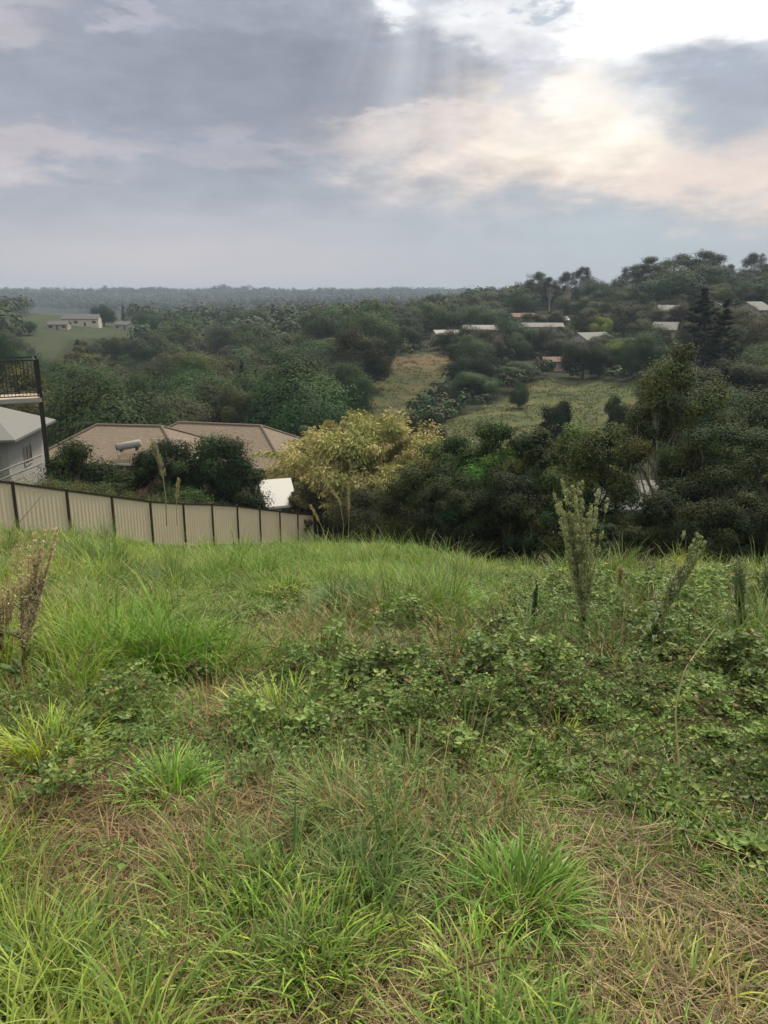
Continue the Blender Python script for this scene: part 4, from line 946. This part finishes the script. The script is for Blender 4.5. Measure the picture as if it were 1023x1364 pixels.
def tufts(acc, g, ntuft, per, r0, r1, p, L, wid, rad, lean=(.1, .9), bend=(.3, 1.3), nseg=4, dryk=1.0, keep=None, litter=False):
    x, y = sample(g, ntuft, r0, r1, p); z = ground(x, y); u, v = proj(x, y, z)
    br = bramble_mask(u, v, x, y) * (np.hypot(x, y) < 9)
    k = g.random(ntuft) > np.clip((br - .45) * 1.8, 0, .72)
    if keep is not None: k &= keep(u, v, x, y, g)
    x, y, u, v = x[k], y[k], u[k], v[k]; n = len(x); r = np.hypot(x, y); dr = np.clip(dryness(u, v, x, y) * dryk, 0, 1)
    tone = fbm(x * .7 + 50, y * .7, 71); idx = np.repeat(np.arange(n), per); N = len(idx)
    hs = (.35 + 1.5 * sst(fbm(x * 1.0, y * 1.0, 81), .25, .8)) * (1 - .45 * dr) * g.uniform(.6, 1.2, n)
    az = g.random(N) * 6.283; q = np.sqrt(g.random(N)) * rad * g.uniform(.5, 1.3, n)[idx]
    bx = x[idx] + np.cos(az) * q; by = y[idx] + np.sin(az) * q; bz = ground(bx, by) - .01
    az = az + g.normal(size=N) * .5; dryb = g.random(N) < dr[idx]
    l = g.uniform(*L, N) * hs[idx] * np.where(dryb, .85, 1.0); ln = g.uniform(*lean, N) * (.4 + .6 * q / rad); bd = g.uniform(*bend, N)
    if litter: l = g.uniform(*L, N) * .85; ln = g.uniform(1.2, 1.6, N); bd = g.normal(size=N) * .35; bz = bz + g.random(N) * .06; dryb[:] = True
    t_ = np.clip((tone[idx] - .35) / .35, 0, 1)[:, None]; col = (GREEN * t_ + MID * (1 - t_)); li = (fbm(x * .9 + 9, y * .9, 91) > .6)[idx][:, None]
    col = np.where(li, col * .5 + LIME * .5, col); bl = (fbm(x * .8 - 9, y * .8, 95) > .62)[idx][:, None]; col = np.where(bl, col * .4 + BLUE * .6, col)
    s = g.random(N)[:, None]; dc = STRAW * s + TAN * (1 - s) * np.where(g.random((N, 1)) < .4, .5, 1); dc = dc * np.where(g.random((N, 1)) < (.6 if litter else .15), .42, .95); col = np.where(dryb[:, None], dc, col) * g.uniform(.7, 1.25, (N, 1))
    tip = np.where((g.random(N) < .3)[:, None], col * .5 + STRAW * .5, col * np.array([1.25, 1.15, 1.1]))
    w = wid * g.uniform(.6, 1.3, N) * (1 if isinstance(wid, float) else 1)
    blades(acc, np.stack([bx, by, bz], 1), l, w, az, ln, bd, np.clip(col, 0, .6), np.clip(tip, 0, .6), nseg)
def grass():
    g = rng(300); a = Acc()
    tufts(a, g, 8000, 10, 1.1, 4.8, 1.0, (.03, .11), .0062, .05, lean=(.2, 1.3), nseg=3)
    tufts(a, g, 1600, 18, 1.2, 5.0, 1.0, (.07, .19), .0078, .05, lean=(.1, 1.2), nseg=4, dryk=.7, keep=lambda u, v, x, y, g: g.random(len(u)) > dryness(u, v, x, y) * 1.5)
    tufts(a, g, 13000, 8, 1.1, 5.5, 1.2, (.07, .24), .0038, .09, nseg=2, litter=True, keep=lambda u, v, x, y, g: g.random(len(u)) < dryness(u, v, x, y) * .9 + .05)
    tufts(a, g, 5200, 12, 1.1, 5.2, 1.1, (.03, .10), .0056, .07, lean=(.4, 1.5), nseg=3, dryk=.75)
    tufts(a, g, 400, 60, 1.3, 5.4, 1.1, (.08, .21), .0072, .085, lean=(.1, 1.3), bend=(.5, 1.7), nseg=5, dryk=.45, keep=lambda u, v, x, y, g: g.random(len(u)) > dryness(u, v, x, y) * 1.1 - .1)
    tufts(a, g, 1300, 3, 2.2, 16, 1.3, (.30, .62), .0035, .03, lean=(.0, .45), bend=(.1, .9), nseg=5, dryk=3.0)
    tufts(a, g, 8500, 12, 4.4, 13, 1.4, (.08, .30), .0085, .08, lean=(.2, 1.2), nseg=3, dryk=.9)
    tufts(a, g, 1500, 34, 4.6, 18, 1.4, (.18, .44), .0100, .14, nseg=4, dryk=.5)
    tufts(a, g, 9000, 12, 12, 52, 1.6, (.05, .18), .018, .16, nseg=3, dryk=.8)
    link('grass', a.mesh('grass', [M['grass']]), None, 'rough grass, part green and part straw, covering the slope', 'grass', None, 'stuff')
grass()
def paddock_grass():
    g = rng(305); a = Acc(); n = 30000; x, y = sample(g, n, 105, 300, 1.3, 24); z = ground(x, y); u, v = proj(x, y, z)
    k = (inside(u, v, FIELD1) | inside(u, v, FIELD2)) & (fbm(x * .18, y * .18, 33) > .36); x, y = x[k], y[k]; n = len(x); idx = np.repeat(np.arange(n), 7); N = len(idx)
    bx = x[idx] + g.normal(size=N) * .35; by = y[idx] + g.normal(size=N) * .35; s = g.random(n)[idx][:, None] ** 1.4
    c = (np.array([.13, .13, .06]) * s + np.array([.095, .12, .045]) * (1 - s)) * g.uniform(.6, 1.2, (N, 1))
    blades(a, np.stack([bx, by, ground(bx, by) - .05], 1), g.uniform(.15, .5, N), g.uniform(.12, .3, N), g.random(N) * 6.28, g.uniform(.1, .8, N), g.uniform(.2, 1, N), c, c * 1.1, 2)
    link('paddock_grass', a.mesh('paddock_grass', [M['grass']]), None, 'rough dry and green grass tufts growing in the two far paddocks', 'grass', None, 'stuff')
paddock_grass()
def weeds():
    # low broad leaved weeds mixed into the grass
    g = rng(306); a = Acc(); n = 7000; x, y = sample(g, n, 1.8, 11, 1.2); z = ground(x, y); u, v = proj(x, y, z); m = fbm(x * 1.5, y * 1.5, 37)
    k = (m > .5) & (v < 1080); x, y, z = x[k], y[k], z[k]; n = len(x); idx = np.repeat(np.arange(n), 9); N = len(idx); H = g.uniform(.04, .22, n)[idx]
    th = g.random(N) * 6.283; d = np.stack([np.cos(th), np.sin(th), g.uniform(-.2, .5, N)], 1); c0 = np.stack([x[idx], y[idx], z[idx] + H * g.uniform(.3, 1, N)], 1)
    sz = g.uniform(.015, .042, N); tone = g.uniform(.7, 1.3, n)[idx][:, None] * g.uniform(.8, 1.2, (N, 1)); c = np.array([.13, .20, .055]) * tone
    leaves(a, c0 + d * sz[:, None] * .6, unit(np.stack([g.normal(size=N) * .4, g.normal(size=N) * .4, np.ones(N)], 1)), sz, .5, c, g, along=d, fold=.12)
    link('weeds', a.mesh('weeds', [M['grass']]), None, 'low broad leaved weeds mixed through the grass', 'weeds', None, 'stuff')
weeds()
def bramble():
    g = rng(310); a = Acc(); n = 120000; x, y = sample(g, n, 1.6, 9.0, 1.0); z = ground(x, y); u, v = proj(x, y, z); m = bramble_mask(u, v, x, y)
    k = g.random(n) < np.clip((m - .28) * 2.4, 0, 1); x, y, z, m = x[k], y[k], z[k], m[k]; n = len(x); h = np.clip(m * 1.3 - .2, .05, 1) * (.02 + .75 * sst(fbm(x * 2.4, y * 2.4, 66), .25, .75) * sst(fbm(x * 6, y * 6, 67), .2, .75) * .75)
    for (du_, dv_) in ((782, 872), (855, 872), (990, 856), (710, 850), (903, 1010)):
        qx, qy, _ = hit(du_, dv_); h = h * (1 - .75 * np.exp(-((x - qx) ** 2 + ((y - qy) / 2 + .2) ** 2) / .18))
    hh = h * np.clip(1 - np.abs(g.normal(size=n)) * .3, 0, 1.1); c = np.stack([x, y, z + hh + .02], 1); th = g.random(n) * 6.283
    tilt = unit(np.stack([g.normal(size=n) * .75, g.normal(size=n) * .75 - .2, np.ones(n)], 1)); tone = fbm(x * 2, y * 2, 68)[:, None]
    col = np.array([.125, .195, .048]) * (.25 + 1.35 * tone) * g.uniform(.65, 1.35, (n, 1)); col = np.where(g.random((n, 1)) < .12, np.array([.26, .33, .09]) * g.uniform(.8, 1.2, (n, 1)), col); old = g.random((n, 1)) < .05; col = np.where(old, np.array([.22, .17, .07]) * g.uniform(.6, 1.2, (n, 1)), col)
    sz = (.012 + .034 * g.random(n) ** 1.6) * (1 + .25 * (y > 4))
    for q in (0, 2.1, -2.1):
        d = np.stack([np.cos(th + q), np.sin(th + q), g.normal(size=n) * .25], 1); leaves(a, c + d * sz[:, None] * .6, tilt, sz, .72, col * g.uniform(.9, 1.1, (n, 1)), g, along=d, fold=.12)
    # runners
    for i in range(420):
        j = g.integers(n); L = g.uniform(.25, .8); th_ = g.random() * 6.28; t = np.linspace(0, 1, 7)[:, None]; p0 = c[j] - [0, 0, hh[j] * .7]
        P = p0 + np.array([math.cos(th_), math.sin(th_), 0]) * L * t + np.array([0, 0, 1]) * (np.sin(t * 3.0) * L * .32); vv, f = tube(P, np.linspace(.003, .0012, 7), 4)
        cc = np.array([.16, .10, .06]) if g.random() < .5 else np.array([.10, .12, .05]); a.add(vv, f, cc)
    link('bramble', a.mesh('bramble', [M['grass']]), None, 'mounds of small leaved bramble sprawling over the right half of the slope', 'bramble', None, 'stuff')
bramble()

# tussocks one can point at
TUS = [ # u, v of the base, blade length, blades, radius, colour mix, label
 (228, 1062, .30, 420, .10, GREEN * 1.25, .04, 'bright green tussock with broad blades beside the bare litter, left of the bramble'),
 (690, 1218, .34, 620, .13, GREEN * .8, .10, 'big dark green tussock spreading its blades low down right of the bottom centre'),
 (385, 1275, .27, 900, .26, GREEN * .55 + LIME * .4, .2, 'widest yellowish green tussock, in the bottom left middle'),
 (62, 1010, .34, 560, .15, LIME * .85, .08, 'yellow green tussock at the left edge above the litter'),
 (45, 1340, .26, 520, .18, BLUE * 1.1, .10, 'blue green tussock in the bottom left corner'),
 (215, 890, .50, 900, .24, GREEN * 1.0, .06, 'tall lush green tussock in the middle of the left half'),
 (130, 812, .42, 420, .16, MID, .08, 'grassy tussock between the rusty dock and the lush tall tussock'),
 (455, 812, .40, 520, .15, BLUE * .9, .02, 'dark blue green tussock near the grass crest, left of centre'),
 (575, 822, .50, 760, .28, GREEN * 1.1, .03, 'long bladed bright green tussock on the crest, right of the dark one'),
 (455, 1075, .34, 520, .14, MID * 1.1, .25, 'half dry tussock under the bramble, near the middle'),
 (375, 960, .30, 460, .20, LIME * .6 + GREEN * .4, .06, 'light green tussock growing out of the left bramble mound'),
 (640, 1320, .26, 420, .14, GREEN * .7 + LIME * .4, .15, 'light green tussock at the bottom edge below the big dark one'),
 (745, 990, .20, 160, .06, LIME * .8, .05, 'small lime tuft poking out of the bramble'),
 (905, 1330, .22, 420, .2, LIME * .5 + STRAW * .2, .3, 'yellowing tussock in the bottom right corner'),
 (385, 800, .42, 300, .10, LIME * .7, .12, 'yellow green upright tussock left of the dark blue green one'),
 (20, 1110, .22, 260, .14, LIME * .6, .3, 'pale flattened tussock at the left edge below the yellow green one'),
 (545, 1105, .26, 260, .14, MID, .3, 'thin tussock with long grey blades left above the big dark one'),
]
def tussocks():
    for i, (u, v, L, n, rad, col, dryf, lab) in enumerate(TUS):
        g = rng(400 + i); x, y, z = hit(u, v); n = int(n * 1.2); col = np.asarray(col) * 1.15
        az = g.random(n) * 6.283; q = np.sqrt(g.random(n)) * rad * (1.25 + .5 * np.sin(az * 2 + i) * np.cos(az * 3 + i * 2)); bx, by = np.cos(az) * q, np.sin(az) * q; bz = ground(x + bx, y + by) - z - .02
        near = .75 if y < 3.4 else .85; l = L * near * g.uniform(.5, 1.35, n) * (1 - .2 * q / rad); ln = g.uniform(.1, 1.25, n) * (.35 + .9 * q / rad); bd = g.uniform(.4, 1.7, n); dry = g.random(n) < dryf
        l = np.where(dry, l * .8, l); w = g.uniform(.0060, .0115, n) * (1 + .25 * (y > 4.5))
        c = np.where(dry[:, None], STRAW * g.uniform(.6, 1.1, (n, 1)), col * g.uniform(.65, 1.3, (n, 1)) * (1 + g.normal(size=(n, 1)) * np.array([.12, .02, -.05])))
        tip = np.where((g.random(n) < .25)[:, None], c * .4 + STRAW * .6, c * 1.25); a = Acc()
        blades(a, np.stack([bx, by, bz], 1), l, w, az + g.normal(size=n) * .75, ln, bd, np.clip(c, .01, .6), np.clip(tip, .01, .6), 6, twist=g.normal(size=n) * .35)
        link('grass_tussock', a.mesh('grass_tussock', [M['grass']]), None, lab, 'grass tussock', 'single grass tussocks on the slope', loc=(x, y, z))
tussocks()

# ------------------------------------------------------------------ docks, stalks
def dock(u, v, utop, vtop, dY, seed, label, col, seeds=9000, nbr=15, spread=.30, leafy=True, back=0.0):
    g = rng(seed); x, y, z = hit(u, v); root = link('dock_plant', None, None, label, 'weed', 'dock plants gone to seed', loc=(x, y, z))
    top = px(utop, vtop, y + dY) - np.array([x, y, z]); st, sdm, lf = Acc(), Acc(), Acc(); H = np.linalg.norm(top)
    ax = unit(top); main = branch_path(np.array([0, 0, -.03]), top, g, 9, .03); v_, f = tube(main, np.linspace(.0075, .002, 9), 7); st.add(v_, f, np.array(col) * .55)
    paths = [(main, .30)]
    for k in range(nbr):
        t = g.uniform(.2, .62); p0 = main[0] + (top - main[0]) * t; a = g.random() * 6.283; L = H * max(.12, g.uniform(.6, 1.0) - t) / 1.22
        d = np.array([math.cos(a), math.sin(a), 0]) * spread * g.uniform(.6, 1.2); d = unit(d + ax)
        P = p0 + (d + g.normal(size=3) * .10) * L * .55 * np.linspace(0, 1, 6)[:, None] + ax * (np.linspace(0, 1, 6)[:, None] ** 1.6) * L * .75; v_, f = tube(P, np.linspace(.004, .0012, 6), 5); st.add(v_, f, np.array(col) * .55); paths.append((P, .12))
    m = int(seeds * .8) // len(paths)
    for P, lo in paths:
        wh = np.sort(g.uniform(lo, 1.0, 26)); t = wh[g.integers(26, size=m)] + g.normal(size=m) * .006; t = np.clip(t, lo, .999); i = np.clip((t * (len(P) - 1)).astype(int), 0, len(P) - 2); fr = (t * (len(P) - 1) - i)[:, None]
        p = P[i] * (1 - fr) + P[i + 1] * fr; d = unit(g.normal(size=(m, 3))); rr = .026 * (1.2 - t * .65)[:, None] * g.random((m, 1)) ** .5
        c = np.array(col) * g.uniform(.6, 1.4, (m, 1)) * (1 + g.normal(size=(m, 1)) * np.array([.15, 0, -.1])); leaves(sdm, p + d * rr, d, g.uniform(.007, .014, m), .8, np.clip(c, .01, .7), g)
    link('stem', st.mesh('stem', [M['grass']], True), root); link('seed_head', sdm.mesh('seed_head', [M['grass']]), root)
    if leafy:
        n = 46; t = g.uniform(.02, .6, n); p = main[0] + (top - main[0]) * t[:, None]; a = g.random(n) * 6.28
        blades(lf, p, g.uniform(.10, .22, n) * (1.2 - t), g.uniform(.018, .04, n) * (1.2 - t), a, g.uniform(.4, 1.0, n), g.uniform(.5, 1.3, n), np.tile([.06, .11, .03], (n, 1)) * g.uniform(.7, 1.4, (n, 1)), np.tile([.10, .13, .04], (n, 1)), 5)
        link('leaf', lf.mesh('leaf', [M['grass']]), root)
dock(782, 872, 768, 642, .05, 501, 'tallest pale green dock plant in full seed standing against the dark trees', (.33, .36, .18), 40000, 44, .46)
dock(855, 872, 932, 712, .25, 502, 'pale green dock plant leaning right beside the tallest one', (.28, .32, .15), 10000, 15, .3)
dock(990, 856, 984, 742, .1, 503, 'small upright dock plant near the right picture edge', (.20, .24, .12), 8000, 14, .28)
dock(1032, 850, 1020, 748, .1, 504, 'dock plant cut by the right picture edge', (.22, .26, .12), 8000, 14, .28)
dock(710, 850, 714, 772, .1, 505, 'thin dark green dock stem left of the tallest dock', (.08, .11, .05), 1300, 4, .14)
dock(22, 925, 60, 702, .15, 506, 'rusty brown dried dock plant at the left edge', (.60, .48, .30), 13000, 26, .42)
dock(-6, 900, 12, 770, .1, 507, 'rusty brown dried dock plant cut by the left picture edge', (.56, .44, .28), 7000, 16, .4)
dock(880, 800, 862, 738, .6, 508, 'short dock plant in front of the dark bushes behind the leaning one', (.14, .16, .08), 2500, 7, .3)
def stalk(pts, Y, r, col, label, plume=0.0, seed=1, dz=0.0):
    g = rng(seed); P = np.array([px(u, v, Y + dz * i) for i, (u, v) in enumerate(pts)])
    n = 24; t = np.linspace(0, len(P) - 1, n); Q = np.stack([np.interp(t, np.arange(len(P)), P[:, k]) for k in range(3)], 1)
    for _ in range(2): Q[1:-1] = (Q[:-2] + 2 * Q[1:-1] + Q[2:]) / 4
    o = Q[0].copy(); Q = Q - o; a = Acc(); v_, f = tube(Q, np.linspace(r, r * .45, n), 6); a.add(v_, f, np.array(col))
    root = link('grass_stalk', a.mesh('grass_stalk', [M['grass']], True), None, label, 'grass stalk', 'tall dry grass stalks', loc=tuple(o))
    if plume:
        m = int(900 * plume); i = (n - 1 - (g.random(m) ** 1.2) * n * .35).astype(int); b = Acc(); d = unit(g.normal(size=(m, 3))); al = unit(Q[np.minimum(i + 1, n - 1)] - Q[np.maximum(i - 1, 0)] + d * .01)
        leaves(b, Q[i] + d * r * 5 * g.random((m, 1)), d, r * 9, .22, np.clip(np.array(col) * g.uniform(.7, 1.3, (m, 1)), 0, .7), g, along=al + d * .4); link('seed_head', b.mesh('seed_head', [M['grass']]), root)
PALE = (.42, .36, .22)
stalk([(905, 1030), (899, 945), (912, 890), (952, 838)], 2.9, .0042, (.60, .54, .30), 'pale bent straw stalk standing out of the bramble on the right', 0, 1)
stalk([(1022, 1030), (985, 985), (925, 932)], 3.0, .0016, PALE, 'thin straight dry stalk crossing the bramble below the bent one', 0, 2)
stalk([(222, 700), (221, 665), (216, 625), (203, 588)], 22, .02, (.34, .32, .22), 'tallest curved pale stalk rising over the left part of the fence', .5, 3)
stalk([(236, 700), (235, 670), (238, 636)], 22, .012, PALE, 'short upright pale stalk right of the tallest curved one', .3, 4)
stalk([(463, 735), (465, 690), (464, 640)], 17, .008, PALE, 'straight pale stalk in front of the bamboo foot', .3, 5)
stalk([(455, 740), (458, 700), (452, 665), (428, 634)], 17, .008, PALE, 'curved pale stalk bending left in front of the bamboo', .4, 6)
stalk([(440, 738), (428, 700), (413, 672)], 17, .008, PALE, 'short bent pale stalk at the right end of the fence', .3, 7)
stalk([(826, 810), (825, 780), (827, 756)], 6.5, .006, PALE, 'short straight pale stalk just right of the tallest dock', .3, 8)
stalk([(95, 980), (90, 930), (104, 885), (128, 850)], 3.7, .0025, (.30, .32, .15), 'thin green stalk arching over the left tussocks', .2, 9)
stalk([(1010, 1300), (960, 1250), (930, 1180)], 2.0, .0012, PALE, 'thin dry stalk low in the right corner', .2, 10)
stalk([(925, 1340), (965, 1260), (1015, 1180)], 1.9, .0012, PALE, 'thin dry stalk crossing another in the right corner', .2, 11)
stalk([(310, 1060), (330, 985), (345, 900)], 3.2, .0014, (.3, .3, .16), 'thin stalk rising from the left bramble mound', .2, 12)
stalk([(25, 735), (22, 700), (56, 660)], 16, .010, (.25, .22, .14), 'bare twig leaning right against the first fence panel', 0, 13)

# ------------------------------------------------------------------ haze
def haze():
    a = Acc(); box(a, -3400, 3400, -3400, 3400, -60, 60)
    m, T = mat('haze_air'); v = T.n('ShaderNodeVolumePrincipled'); v.inputs['Density'].default_value = 0.00026; v.inputs['Color'].default_value = (.54, .66, .82, 1)
    v.inputs['Anisotropy'].default_value = 0.0
    o = T.n('ShaderNodeOutputMaterial'); T.l(v.outputs[0], o.inputs['Volume'])
    link('haze', a.mesh('haze', [m]), None, 'thin blue grey haze over the valley', 'haze', None, 'stuff')
haze()
